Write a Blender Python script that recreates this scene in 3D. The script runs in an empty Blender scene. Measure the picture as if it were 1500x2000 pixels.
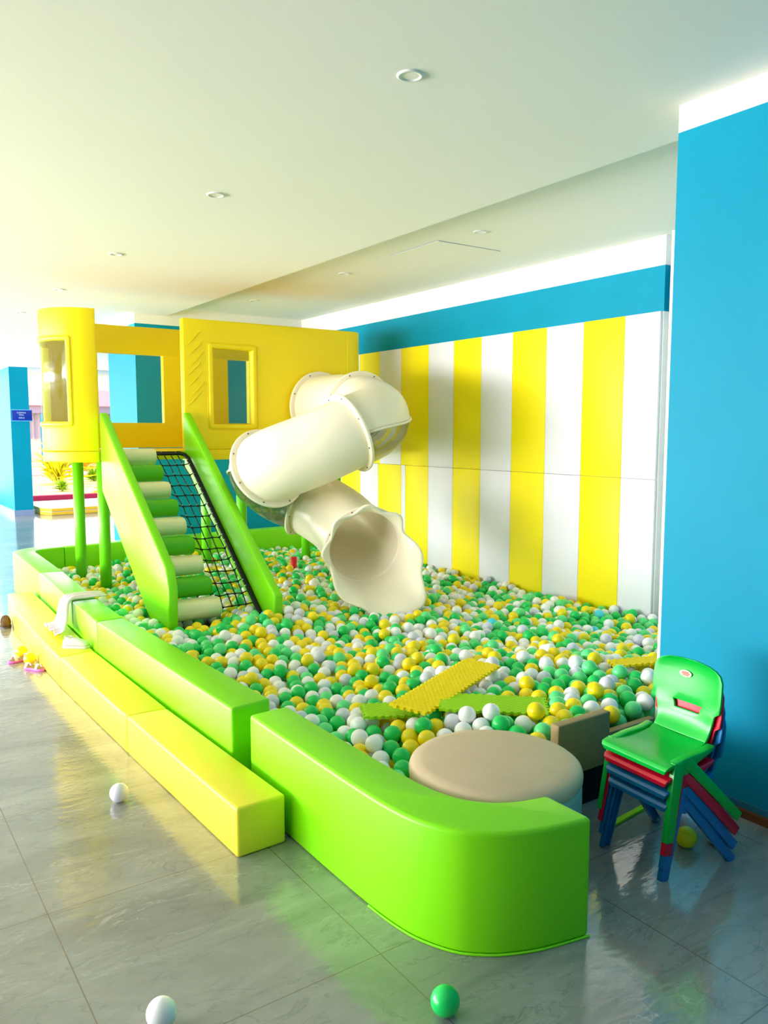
import bpy, bmesh, math, random
import numpy as np
from mathutils import Vector, Matrix
from math import sin, cos, pi, radians

# ------------------------------------------------------------------ camera, world, light
SC = bpy.context.scene
COL = SC.collection
FPX = 1560.0
cam_d = bpy.data.cameras.new('camera'); cam = bpy.data.objects.new('camera', cam_d); COL.objects.link(cam)
cam_d.sensor_fit = 'VERTICAL'; cam_d.sensor_height = 36.0; cam_d.lens = 36.0 * FPX / 2000.0
cam_d.clip_start = 0.05; cam_d.clip_end = 300
CAM_H = 1.5; TILT = math.atan(158 / FPX); YAW = radians(34.583)
cam.location = (0, 0, CAM_H)
cam.rotation_euler = (pi / 2 - TILT, 0, -YAW)
SC.camera = cam
SC.view_settings.view_transform = 'Standard'; SC.view_settings.look = 'None'
SC.view_settings.gamma = 1.0; SC.view_settings.use_curve_mapping = False
SC.view_settings.exposure = 0.24
SC.cycles.max_bounces = 10; SC.cycles.diffuse_bounces = 6; SC.cycles.transparent_max_bounces = 12
SC.cycles.use_denoising = True
SC.cycles.caustics_reflective = False; SC.cycles.caustics_refractive = False
SC.cycles.sample_clamp_indirect = 8.0

w = bpy.data.worlds.new('sky'); SC.world = w; w.use_nodes = True
bg = w.node_tree.nodes['Background']
bg.inputs[0].default_value = (0.93, 0.96, 1.0, 1); bg.inputs[1].default_value = 1.8

def area_light(name, loc, aim, sx, sy, power, col):
    d = bpy.data.lights.new(name, 'AREA'); d.shape = 'RECTANGLE'; d.size = sx; d.size_y = sy
    d.energy = power; d.color = col
    o = bpy.data.objects.new(name, d); COL.objects.link(o); o.location = loc
    o.rotation_euler = (Vector(aim) - Vector(loc)).to_track_quat('-Z', 'Y').to_euler()
    return o
# daylight coming in through the open left side of the hall and through its open far end
area_light('daylight_left_opening', (-6.5, 8.3, 1.35), (2.4, 4.0, 1.2), 7.0, 2.3, 440, (0.97, 0.98, 1.0))
area_light('daylight_left_far_opening', (-6.5, 15.5, 1.35), (2.6, 15.5, 1.3), 5.0, 2.3, 800, (0.96, 0.98, 1.0))
# added fill lamp for the ceiling, standing in for daylight off the ground outside
area_light('ceiling_bounce_fill', (-8.0, 5.5, 0.05), (0.5, 3.2, 2.8), 13.0, 4.0, 2700, (0.985, 0.965, 1.0))
area_light('daylight_far_opening', (2.0, 17.8, 1.5), (1.5, 8, 1.0), 9.0, 2.4, 260, (0.95, 0.97, 1.0))
sd = bpy.data.lights.new('sun', 'SUN'); sd.energy = 4.0; sd.angle = radians(2); sd.color = (1, .96, .9)
so = bpy.data.objects.new('sun', sd); COL.objects.link(so)
so.rotation_euler = Vector((0.35, -0.25, -1)).to_track_quat('-Z', 'Y').to_euler()

# ------------------------------------------------------------------ helpers
def lin(c):
    r = []
    for v in c:
        v /= 255.0
        r.append(v / 12.92 if v <= 0.04045 else ((v + 0.055) / 1.055) ** 2.4)
    return (*r, 1)

def mat(name, rgb, rough=0.5, spec=0.5, coat=0.0, bump=0.0, bscale=40, stretch=(1, 1, 1), vary=0.0, vscale=3, metal=0, sss=0.0, emis=None, emis_s=0):
    m = bpy.data.materials.new(name); m.use_nodes = True
    nt = m.node_tree; b = nt.nodes['Principled BSDF']
    b.inputs['Base Color'].default_value = lin(rgb)
    b.inputs['Roughness'].default_value = rough
    b.inputs['Specular IOR Level'].default_value = spec
    b.inputs['Coat Weight'].default_value = coat
    b.inputs['Coat Roughness'].default_value = 0.1
    b.inputs['Metallic'].default_value = metal
    if sss:
        b.inputs['Subsurface Weight'].default_value = sss
        b.inputs['Subsurface Radius'].default_value = (0.02, 0.02, 0.02)
        b.inputs['Subsurface Scale'].default_value = 1.0
    if bump or vary:
        tc = nt.nodes.new('ShaderNodeTexCoord'); mp = nt.nodes.new('ShaderNodeMapping')
        mp.inputs['Scale'].default_value = stretch
        nt.links.new(tc.outputs['Object'], mp.inputs[0])
    if bump:
        n = nt.nodes.new('ShaderNodeTexNoise'); n.inputs['Scale'].default_value = bscale; n.inputs['Detail'].default_value = 3
        bp = nt.nodes.new('ShaderNodeBump'); bp.inputs['Strength'].default_value = bump; bp.inputs['Distance'].default_value = 0.01
        nt.links.new(mp.outputs[0], n.inputs['Vector']); nt.links.new(n.outputs['Fac'], bp.inputs['Height'])
        nt.links.new(bp.outputs[0], b.inputs['Normal'])
    if vary:
        n = nt.nodes.new('ShaderNodeTexNoise'); n.inputs['Scale'].default_value = vscale; n.inputs['Detail'].default_value = 4
        nt.links.new(mp.outputs[0], n.inputs['Vector'])
        cr = nt.nodes.new('ShaderNodeValToRGB'); c = lin(rgb)
        cr.color_ramp.elements[0].position = 0.3; cr.color_ramp.elements[1].position = 0.7
        cr.color_ramp.elements[0].color = tuple([x * (1 - vary) for x in c[:3]]) + (1,)
        cr.color_ramp.elements[1].color = tuple([min(1, x * (1 + vary)) for x in c[:3]]) + (1,)
        nt.links.new(n.outputs['Fac'], cr.inputs[0]); nt.links.new(cr.outputs[0], b.inputs['Base Color'])
    if emis:
        b.inputs['Emission Color'].default_value = lin(emis); b.inputs['Emission Strength'].default_value = emis_s
    return m

def clear_mat(name, tint, gloss=0.12, rough=0.05, haze=0.08, fres=0.45):
    m = bpy.data.materials.new(name); m.use_nodes = True; nt = m.node_tree
    for n in list(nt.nodes): nt.nodes.remove(n)
    out = nt.nodes.new('ShaderNodeOutputMaterial')
    tr = nt.nodes.new('ShaderNodeBsdfTransparent'); tr.inputs[0].default_value = lin(tint)
    gl = nt.nodes.new('ShaderNodeBsdfGlossy'); gl.inputs['Roughness'].default_value = rough
    df = nt.nodes.new('ShaderNodeBsdfDiffuse'); df.inputs[0].default_value = (0.85, 0.85, 0.8, 1)
    fr = nt.nodes.new('ShaderNodeFresnel'); fr.inputs[0].default_value = 1.45
    m1 = nt.nodes.new('ShaderNodeMixShader'); m2 = nt.nodes.new('ShaderNodeMixShader')
    ad = nt.nodes.new('ShaderNodeMath'); ad.operation = 'MULTIPLY_ADD'; ad.inputs[1].default_value = fres; ad.inputs[2].default_value = gloss * 0.3
    nt.links.new(fr.outputs[0], ad.inputs[0])
    m1.inputs[0].default_value = haze
    nt.links.new(tr.outputs[0], m1.inputs[1]); nt.links.new(df.outputs[0], m1.inputs[2])
    nt.links.new(ad.outputs[0], m2.inputs[0]); nt.links.new(m1.outputs[0], m2.inputs[1]); nt.links.new(gl.outputs[0], m2.inputs[2])
    nt.links.new(m2.outputs[0], out.inputs[0])
    return m

def tag(o, label=None, cat=None, group=None, kind=None):
    if label: o['label'] = label
    if cat: o['category'] = cat
    if group: o['group'] = group
    if kind: o['kind'] = kind
    return o

def obj(name, bm, m, parent=None, smooth=False, bevel=0, segs=3, sub=0):
    me = bpy.data.meshes.new(name)
    bmesh.ops.recalc_face_normals(bm, faces=bm.faces[:]) if bevel >= 0 else None
    bm.to_mesh(me); bm.free()
    for mm in (m if isinstance(m, (list, tuple)) else [m]): me.materials.append(mm)
    o = bpy.data.objects.new(name, me); COL.objects.link(o)
    if parent is not None: o.parent = parent
    if bevel > 0:
        b = o.modifiers.new('b', 'BEVEL'); b.width = bevel; b.segments = segs; b.limit_method = 'ANGLE'; b.angle_limit = radians(40)
        b.harden_normals = False
        smooth = True
    if sub:
        s = o.modifiers.new('s', 'SUBSURF'); s.levels = sub; s.render_levels = sub
    if smooth:
        for p in me.polygons: p.use_smooth = True
    return o

def empty(name, loc=(0, 0, 0), rz=0, label=None, cat=None, group=None):
    o = bpy.data.objects.new(name, None); COL.objects.link(o); o.location = loc; o.rotation_euler = (0, 0, rz)
    o.empty_display_size = 0.1
    return tag(o, label, cat, group)

def bx(bm, x0, x1, y0, y1, z0, z1, mi=0):
    vs = [bm.verts.new(p) for p in ((x0, y0, z0), (x1, y0, z0), (x1, y1, z0), (x0, y1, z0), (x0, y0, z1), (x1, y0, z1), (x1, y1, z1), (x0, y1, z1))]
    for f in ((0, 3, 2, 1), (4, 5, 6, 7), (0, 1, 5, 4), (1, 2, 6, 5), (2, 3, 7, 6), (3, 0, 4, 7)):
        fc = bm.faces.new([vs[i] for i in f]); fc.material_index = mi
    return vs

def prism(bm, pts, z0, z1):
    lo = [bm.verts.new((x, y, z0)) for x, y in pts]; hi = [bm.verts.new((x, y, z1)) for x, y in pts]
    n = len(pts)
    bm.faces.new(lo[::-1]); bm.faces.new(hi)
    for i in range(n):
        bm.faces.new((lo[i], lo[(i + 1) % n], hi[(i + 1) % n], hi[i]))

def prism_axis(bm, pts, a0, a1, axis='x'):
    """prism of a (u,v) outline: axis x -> outline in (y,z); axis y -> outline in (x,z)"""
    def P(a, u, v): return (a, u, v) if axis == 'x' else (u, a, v)
    lo = [bm.verts.new(P(a0, u, v)) for u, v in pts]; hi = [bm.verts.new(P(a1, u, v)) for u, v in pts]
    n = len(pts); bm.faces.new(lo[::-1]); bm.faces.new(hi)
    for i in range(n): bm.faces.new((lo[i], lo[(i + 1) % n], hi[(i + 1) % n], hi[i]))

def loft(bm, rings, close=True, cap=True):
    R = [[bm.verts.new(p) for p in r] for r in rings]
    for a, b in zip(R, R[1:]):
        n = len(a)
        for i in range(n if close else n - 1):
            bm.faces.new((a[i], a[(i + 1) % n], b[(i + 1) % n], b[i]))
    if cap and close:
        bm.faces.new(R[0][::-1]); bm.faces.new(R[-1])
    return R

def tube(bm, pts, r, n=8, cap=True):
    pts = [Vector(p) for p in pts]; rings = []
    t0 = (pts[1] - pts[0]).normalized()
    u = t0.orthogonal().normalized()
    for i, p in enumerate(pts):
        t = (pts[min(i + 1, len(pts) - 1)] - pts[max(i - 1, 0)]).normalized()
        u = (u - t * u.dot(t)).normalized(); v = t.cross(u)
        rr = r[i] if isinstance(r, (list, tuple)) else r
        rings.append([p + (u * cos(2 * pi * k / n) + v * sin(2 * pi * k / n)) * rr for k in range(n)])
    loft(bm, rings, True, cap)

def disc_cyl(bm, c, nrm, r, h, n=16):
    c = Vector(c); nrm = Vector(nrm).normalized()
    tube(bm, [c, c + nrm * h], r, n)

def catmull(P, n):
    P = [Vector(p) for p in P]; out = []
    Q = [P[0] * 2 - P[1]] + P + [P[-1] * 2 - P[-2]]
    for i in range(1, len(Q) - 2):
        for k in range(n):
            t = k / n
            a, b, c, d = Q[i - 1], Q[i], Q[i + 1], Q[i + 2]
            out.append(0.5 * ((2 * b) + (c - a) * t + (2 * a - 5 * b + 4 * c - d) * t * t + (3 * b - a - 3 * c + d) * t ** 3))
    out.append(P[-1]); return out

# ------------------------------------------------------------------ materials
M = {}
M['ceiling'] = mat('ceiling_paint', (236, 236, 232), 0.8, 0.2)
M['white_paint'] = mat('white_paint', (238, 236, 236), 0.6, 0.3)
M['teal_paint'] = mat('teal_paint', (0, 142, 176), 0.5, 0.12, vary=0.05, vscale=2)
M['yellow_vinyl'] = mat('yellow_vinyl', (250, 222, 4), 0.42, 0.4, bump=0.10, bscale=6)
M['yellow_vinyl_in'] = M['yellow_vinyl']
M['step_vinyl'] = mat('lemon_vinyl', (246, 226, 62), 0.38, 0.4, bump=0.10, bscale=5)
M['lime_vinyl'] = mat('lime_vinyl', (128, 224, 6), 0.36, 0.4, bump=0.10, bscale=5)
M['green_pad'] = mat('green_pad', (100, 205, 14), 0.4, 0.4, bump=0.08, bscale=6)
M['roller_green'] = mat('roller_green', (80, 185, 10), 0.45, 0.4)
M['cream_vinyl'] = mat('cream_vinyl', (244, 236, 190), 0.45, 0.4, vary=0.03)
M['tube_plastic'] = mat('tube_plastic', (246, 236, 214), 0.3, 0.45, vary=0.02, vscale=2)
M['clear'] = clear_mat('clear_plastic', (244, 244, 228), 0.1, 0.06, 0.04, 0.45)
M['pane'] = clear_mat('window_film', (236, 244, 246), 0.0, 0.15, 0.012, 0.12)
M['screw'] = mat('screw_metal', (120, 115, 110), 0.35, 0.5, metal=0.7)
M['black'] = mat('black_net', (14, 16, 22), 0.5, 0.4)
M['white_tie'] = mat('white_tie', (235, 235, 235), 0.5)
M['pad_white'] = mat('pad_white', (232, 232, 242), 0.5, 0.35, vary=0.02)
M['pad_yellow'] = mat('pad_yellow', (252, 232, 0), 0.5, 0.35)
M['pad_gap'] = mat('pad_backing', (215, 205, 120), 0.7)
M['ott_top'] = mat('beige_vinyl', (205, 182, 150), 0.5, 0.35, vary=0.04, vscale=9)
M['ott_side'] = mat('grey_green_vinyl', (150, 175, 165), 0.5, 0.3)
M['taupe'] = mat('taupe_vinyl', (160, 136, 92), 0.55, 0.3, vary=0.05, vscale=5, stretch=(1, 1, 5))
M['dark'] = mat('dark_base', (30, 32, 34), 0.8, 0.1)
M['chair_green'] = mat('chair_green', (0, 180, 60), 0.28, 0.5)
M['chair_red'] = mat('chair_red', (225, 10, 50), 0.3, 0.5)
M['chair_blue'] = mat('chair_blue', (18, 112, 176), 0.3, 0.5)
M['sticker'] = mat('sticker_cream', (250, 225, 190), 0.4)
M['sticker_red'] = mat('sticker_red', (235, 110, 110), 0.4)
M['mat_yellow'] = mat('eva_yellow', (252, 222, 0), 0.6, 0.3)
M['mat_green'] = mat('eva_green', (165, 222, 20), 0.6, 0.3)
M['light_ring'] = mat('light_ring', (225, 225, 225), 0.4)
M['light_lens'] = mat('light_lens', (240, 240, 238), 0.3)
M['sign'] = mat('sign_blue', (10, 45, 160), 0.3)
M['sign_edge'] = mat('sign_edge', (90, 170, 230), 0.4)
M['sign_text'] = mat('sign_text', (200, 220, 255), 0.4)
M['cloth'] = mat('white_cloth', (222, 208, 212), 0.85, 0.1, bump=0.15, bscale=60)
M['shoe'] = mat('shoe_white', (206, 200, 198), 0.6)
M['shoe_dark'] = mat('shoe_grey', (84, 80, 84), 0.6)
M['pink'] = mat('pink_rubber', (240, 110, 215), 0.5)
M['pink_pale'] = mat('pale_pink_strap', (248, 215, 230), 0.5)
M['insole'] = mat('tan_insole', (140, 118, 60), 0.7)
M['brown'] = mat('brown_fuzz', (98, 76, 50), 0.95, 0.1, bump=0.6, bscale=90, vary=0.35, vscale=25)
M['wood'] = mat('brown_skirting', (120, 60, 20), 0.5)
M['skirt_teal'] = mat('skirting_teal', (40, 120, 150), 0.4)
M['skirt_grey'] = mat('skirting_grey', (130, 150, 190), 0.3)
M['gym_white'] = mat('gym_mat_top', (235, 232, 245), 0.4)
M['gym_yellow'] = mat('gym_mat_side', (240, 195, 40), 0.45)
M['kerb_red'] = mat('kerb_red', (200, 20, 80), 0.6)
M['path_pink'] = mat('path_pink', (225, 150, 170), 0.8)
M['roof_pink'] = mat('roof_pink', (235, 140, 150), 0.7)
M['bld'] = mat('building_wall', (220, 205, 220), 0.8)
M['slat'] = mat('building_slat', (165, 150, 190), 0.8)
M['leaf'] = mat('leaf_green', (150, 190, 20), 0.6, vary=0.3, vscale=3)
M['leaf2'] = mat('leaf_yellow', (235, 225, 20), 0.6, vary=0.25, vscale=3)
M['trunk'] = mat('stem_brown', (120, 90, 60), 0.8)
BALLC = {'green': (20, 205, 95), 'light green': (96, 228, 140), 'yellow': (255, 226, 4), 'white': (250, 248, 250), 'pale grey': (222, 222, 238), 'light blue': (80, 215, 238)}
for k, c in BALLC.items(): M['ball ' + k] = mat('ball_' + k.replace(' ', '_'), c, 0.28, 0.5, sss=0.0)
BALLK = list(BALLC)

def floor_material():
    m = bpy.data.materials.new('polished_stone_tile'); m.use_nodes = True; nt = m.node_tree; N = nt.nodes; L = nt.links
    b = N['Principled BSDF']; tc = N.new('ShaderNodeTexCoord')
    # cloudy stone base
    mp = N.new('ShaderNodeMapping'); mp.inputs['Rotation'].default_value = (0, 0, radians(28)); mp.inputs['Scale'].default_value = (1.0, 2.6, 1)
    L.new(tc.outputs['Object'], mp.inputs[0])
    n1 = N.new('ShaderNodeTexNoise'); n1.inputs['Scale'].default_value = 1.6; n1.inputs['Detail'].default_value = 8; n1.inputs['Roughness'].default_value = 0.62; n1.inputs['Distortion'].default_value = 0.9
    L.new(mp.outputs[0], n1.inputs['Vector'])
    cr = N.new('ShaderNodeValToRGB'); e = cr.color_ramp.elements
    e[0].position = 0.25; e[0].color = lin((116, 118, 116)); e[1].position = 0.75; e[1].color = lin((160, 161, 157))
    L.new(n1.outputs['Fac'], cr.inputs[0])
    # veins: distorted noise level lines
    n2 = N.new('ShaderNodeTexNoise'); n2.inputs['Scale'].default_value = 2.2; n2.inputs['Detail'].default_value = 7; n2.inputs['Roughness'].default_value = 0.6; n2.inputs['Distortion'].default_value = 1.6
    L.new(mp.outputs[0], n2.inputs['Vector'])
    s = N.new('ShaderNodeMath'); s.operation = 'SUBTRACT'; s.inputs[1].default_value = 0.5; L.new(n2.outputs['Fac'], s.inputs[0])
    a = N.new('ShaderNodeMath'); a.operation = 'ABSOLUTE'; L.new(s.outputs[0], a.inputs[0])
    mr = N.new('ShaderNodeMapRange'); mr.inputs[1].default_value = 0.0; mr.inputs[2].default_value = 0.012; mr.inputs[3].default_value = 1; mr.inputs[4].default_value = 0
    L.new(a.outputs[0], mr.inputs[0])
    n3 = N.new('ShaderNodeTexNoise'); n3.inputs['Scale'].default_value = 1.1; L.new(mp.outputs[0], n3.inputs['Vector'])
    r3 = N.new('ShaderNodeMapRange'); r3.inputs[1].default_value = 0.45; r3.inputs[2].default_value = 0.65; L.new(n3.outputs['Fac'], r3.inputs[0])
    mu = N.new('ShaderNodeMath'); mu.operation = 'MULTIPLY'; L.new(mr.outputs[0], mu.inputs[0]); L.new(r3.outputs[0], mu.inputs[1])
    mu2 = N.new('ShaderNodeMath'); mu2.operation = 'MULTIPLY'; mu2.inputs[1].default_value = 0.42; L.new(mu.outputs[0], mu2.inputs[0])
    mx = N.new('ShaderNodeMixRGB'); mx.inputs[2].default_value = lin((205, 208, 205)); L.new(mu2.outputs[0], mx.inputs[0]); L.new(cr.outputs[0], mx.inputs[1])
    # dark veins
    n4 = N.new('ShaderNodeTexNoise'); n4.inputs['Scale'].default_value = 3.1; n4.inputs['Detail'].default_value = 6; n4.inputs['Distortion'].default_value = 1.2
    mp4 = N.new('ShaderNodeMapping'); mp4.inputs['Location'].default_value = (7, 3, 0); L.new(mp.outputs[0], mp4.inputs[0]); L.new(mp4.outputs[0], n4.inputs['Vector'])
    s4 = N.new('ShaderNodeMath'); s4.operation = 'SUBTRACT'; s4.inputs[1].default_value = 0.52; L.new(n4.outputs['Fac'], s4.inputs[0])
    a4 = N.new('ShaderNodeMath'); a4.operation = 'ABSOLUTE'; L.new(s4.outputs[0], a4.inputs[0])
    m4 = N.new('ShaderNodeMapRange'); m4.inputs[1].default_value = 0.0; m4.inputs[2].default_value = 0.016; m4.inputs[3].default_value = 0.42; m4.inputs[4].default_value = 0; L.new(a4.outputs[0], m4.inputs[0])
    mx4 = N.new('ShaderNodeMixRGB'); mx4.inputs[2].default_value = lin((92, 98, 100)); L.new(m4.outputs[0], mx4.inputs[0]); L.new(mx.outputs[0], mx4.inputs[1])
    # joints: 0.747 m grid
    sp = N.new('ShaderNodeSeparateXYZ'); L.new(tc.outputs['Object'], sp.inputs[0])
    def joint(out, off):
        ad = N.new('ShaderNodeMath'); ad.operation = 'ADD'; ad.inputs[1].default_value = 74.7 - off + 0.0; L.new(out, ad.inputs[0])
        mo = N.new('ShaderNodeMath'); mo.operation = 'MODULO'; mo.inputs[1].default_value = 0.747; L.new(ad.outputs[0], mo.inputs[0])
        lt = N.new('ShaderNodeMath'); lt.operation = 'LESS_THAN'; lt.inputs[1].default_value = 0.004; L.new(mo.outputs[0], lt.inputs[0]); return lt
    jx = joint(sp.outputs[0], 0.470); jy = joint(sp.outputs[1], 1.785)
    mxj = N.new('ShaderNodeMath'); mxj.operation = 'MAXIMUM'; L.new(jx.outputs[0], mxj.inputs[0]); L.new(jy.outputs[0], mxj.inputs[1])
    mj = N.new('ShaderNodeMath'); mj.operation = 'MULTIPLY'; mj.inputs[1].default_value = 0.9; L.new(mxj.outputs[0], mj.inputs[0])
    mx5 = N.new('ShaderNodeMixRGB'); mx5.inputs[2].default_value = lin((112, 96, 84)); L.new(mj.outputs[0], mx5.inputs[0]); L.new(mx4.outputs[0], mx5.inputs[1])
    L.new(mx5.outputs[0], b.inputs['Base Color'])
    b.inputs['Roughness'].default_value = 0.12; b.inputs['Specular IOR Level'].default_value = 0.9; b.inputs['IOR'].default_value = 1.6
    bp = N.new('ShaderNodeBump'); bp.inputs['Strength'].default_value = 0.06; bp.inputs['Distance'].default_value = 0.02
    nb = N.new('ShaderNodeTexNoise'); nb.inputs['Scale'].default_value = 14; L.new(mp.outputs[0], nb.inputs['Vector']); L.new(nb.outputs['Fac'], bp.inputs['Height'])
    L.new(bp.outputs[0], b.inputs['Normal'])
    return m
M['floor'] = floor_material()

def grass_material():
    m = mat('garden_grass', (180, 200, 70), 0.9, 0.1); nt = m.node_tree; b = nt.nodes['Principled BSDF']
    tc = nt.nodes.new('ShaderNodeTexCoord'); n = nt.nodes.new('ShaderNodeTexNoise'); n.inputs['Scale'].default_value = 1.4; n.inputs['Detail'].default_value = 9
    n.inputs['Roughness'].default_value = 0.7
    nt.links.new(tc.outputs['Object'], n.inputs['Vector'])
    cr = nt.nodes.new('ShaderNodeValToRGB'); e = cr.color_ramp.elements
    e[0].position = 0.35; e[0].color = lin((200, 165, 130)); e[1].position = 0.62; e[1].color = lin((225, 222, 90))
    q = e.new(0.48); q.color = lin((232, 215, 160))
    nt.links.new(n.outputs['Fac'], cr.inputs[0]); nt.links.new(cr.outputs[0], b.inputs['Base Color']); return m
M['grass'] = grass_material()

# ------------------------------------------------------------------ structure
CZ = 2.795; AZ = 2.88      # main ceiling, raised alcove ceiling
YB = 8.97                  # back wall plane behind the tower
XW = 4.93                  # striped wall plane
def struct(name, bm, m, **k):
    o = obj(name, bm, m, **k); o['kind'] = 'structure'; return o

bm = bmesh.new(); bx(bm, -4.0, 7.0, -3.0, 18.45, -0.15, 0.0); struct('floor', bm, M['floor'])
bm = bmesh.new()
bx(bm, -4.2, 3.2, -3.0, 18.2, CZ, CZ + 0.3)
bx(bm, 3.2, 7.2, -3.0, 2.3, CZ, CZ + 0.3)
bx(bm, 3.2, 7.2, YB + 0.04, 18.2, CZ, CZ + 0.3)
bx(bm, 3.2, 7.2, 2.3, YB + 0.04, AZ, CZ + 0.3)
struct('ceiling', bm, M['ceiling'])
bm = bmesh.new(); bx(bm, -4.2, 7.2, 17.7, 18.2, 2.70, CZ); struct('trim_1', bm, M['white_paint'])
# near right wall (blue with a white band at the top)
def banded(name, x0, x1, y0, y1, bands):
    bm = bmesh.new()
    for z0, z1, mi in bands: bx(bm, x0, x1, y0, y1, z0, z1, mi)
    return struct(name, bm, [M['white_paint'], M['teal_paint']])
banded('wall_right', 2.869, 7.2, -3.0, 2.08, [(0, 2.689, 1), (2.689, CZ, 0)])
bm = bmesh.new(); bx(bm, 2.869, 2.90, 2.0805, 2.094, 0, 2.313); struct('trim_2', bm, M['white_paint'])
banded('wall_alcove', XW, 7.2, 3.642, YB, [(0, 2.35, 0), (2.35, 2.673, 1), (2.673, AZ, 0)])
banded('wall_alcove_end', 5.0, 7.2, 2.08, 3.642, [(0, 2.35, 0), (2.35, 2.673, 1), (2.673, AZ, 0)])
banded('wall_far', 2.833, 7.2, YB, 10.02, [(0, 2.69, 1), (2.69, AZ, 0)])
banded('wall_column', 2.613, 2.92, 15.31, 18.1, [(0.0, 2.62, 1), (2.62, CZ, 0)])
bm = bmesh.new(); bx(bm, 2.600, 2.933, 15.297, 18.1, 0, 0.10); struct('baseboard_column', bm, M['skirt_grey'])
bm = bmesh.new(); bx(bm, 2.84, 2.869, -3.0, 2.06, 0.0, 0.03); struct('baseboard_right', bm, M['wood'])
bm = bmesh.new(); bx(bm, 2.858, 2.869, -3.0, 2.06, 0.03, 0.055); struct('trim_3', bm, M['skirt_teal'])
# unseen walls behind and beside the camera, put in to darken this side
bm = bmesh.new(); bx(bm, -4.2, 7.2, -3.2, -3.0, 0, CZ); struct('wall_back_unseen', bm, M['teal_paint'])
bm = bmesh.new(); bx(bm, -4.2, -4.0, -3.0, 2.2, 0, CZ); struct('wall_left_unseen', bm, M['white_paint'])

# ceiling hatch line in the alcove
t = empty('ceiling_hatch', (4.02, 5.0, AZ), 0, 'thin white access hatch cut flush into the raised alcove ceiling', 'hatch')
bm = bmesh.new(); bx(bm, -0.3, 0.3, -0.3, 0.3, -0.004, 0.0); obj('hatch_panel', bm, M['ceiling'], t)
bm = bmesh.new()
for s in ((-0.306, 0.306, -0.306, -0.3), (-0.306, 0.306, 0.3, 0.306), (-0.306, -0.3, -0.3, 0.3), (0.3, 0.306, -0.3, 0.3)): bx(bm, *s, -0.002, 0.0)
obj('hatch_gap', bm, M['skirt_grey'], t)

# downlights
def downlight(x, y, z, label):
    t = empty('ceiling_light', (x, y, z), 0, label, 'ceiling light', 'recessed ceiling lights')
    bm = bmesh.new(); n = 40
    prof = [(0.034, -0.001), (0.036, -0.006), (0.046, -0.007), (0.0505, -0.003), (0.0505, 0.0)]
    rings = [[(r * cos(2 * pi * k / n), r * sin(2 * pi * k / n), zz) for k in range(n)] for r, zz in prof]
    loft(bm, rings, True, False); obj('trim_ring', bm, M['light_ring'], t, smooth=True)
    bm = bmesh.new(); disc_cyl(bm, (0, 0, -0.0025), (0, 0, 1), 0.034, 0.0025, 32); obj('lens', bm, M['light_lens'], t)
DL = [(1.82, 2.47, CZ, 'round white recessed downlight nearest the camera, over the lime corner block'),
      (1.82, 4.27, CZ, 'round recessed downlight second from the camera in the row on the low ceiling'),
      (1.80, 6.08, CZ, 'round recessed downlight third from the camera in the row on the low ceiling'),
      (1.80, 7.87, CZ, 'round recessed downlight fourth from the camera, just above the yellow tower'),
      (1.79, 9.62, CZ, 'small round downlight farthest away on the low ceiling, left of the tower top'),
      (3.80, 4.33, AZ, 'round recessed downlight nearest the camera on the raised alcove ceiling'),
      (3.80, 6.13, AZ, 'round recessed downlight in the middle of the raised alcove ceiling'),
      (3.79, 7.92, AZ, 'round recessed downlight farthest back on the raised alcove ceiling')]
for a in DL: downlight(*a)

# ------------------------------------------------------------------ wall pads (striped padding on the alcove wall)
edges = [3.65, 3.96, 4.357, 4.752, 5.152, 5.558, 5.951, 6.339, 6.805, 7.199, 7.591, 8.0, 8.45, 8.95]
ordn = ['first', 'second', 'third', 'fourth', 'fifth', 'sixth', 'seventh', 'eighth', 'ninth', 'tenth', 'eleventh', 'twelfth', 'thirteenth']
for i in range(len(edges) - 1):
    y0, y1 = edges[i], edges[i + 1]
    white = i % 2 == 0
    nm = 'white' if white else 'yellow'
    bm = bmesh.new(); bx(bm, XW - 0.025, XW, y0 + 0.0012, y1 - 0.0012, 1.1485, 2.35)
    o = obj('wall_pad', bm, M['pad_white' if white else 'pad_yellow'], bevel=0.004, segs=2)
    tag(o, f'{nm} upper wall pad, {ordn[i]} stripe from the near end of the striped wall', 'wall pad', 'striped wall pads, upper row')
low = [(a, b, k % 2 == 0) for k, (a, b) in enumerate(zip(edges[:7], edges[1:8]))]
low += [(6.339, 6.726, False), (6.726, 6.80, True), (6.80, 7.23, False), (7.23, 7.59, True), (7.59, 8.0, False), (8.0, 8.95, True)]
for i, (y0, y1, white) in enumerate(low):
    nm = 'white' if white else 'yellow'
    bm = bmesh.new(); bx(bm, XW - 0.025, XW, y0 + 0.0012, y1 - 0.0012, 0.0, 1.146)
    o = obj('wall_pad', bm, M['pad_white' if white else 'pad_yellow'], bevel=0.004, segs=2)
    tag(o, f'{nm} lower wall pad, {ordn[i]} stripe from the near end, rising out of the balls', 'wall pad', 'striped wall pads, lower row')

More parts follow.
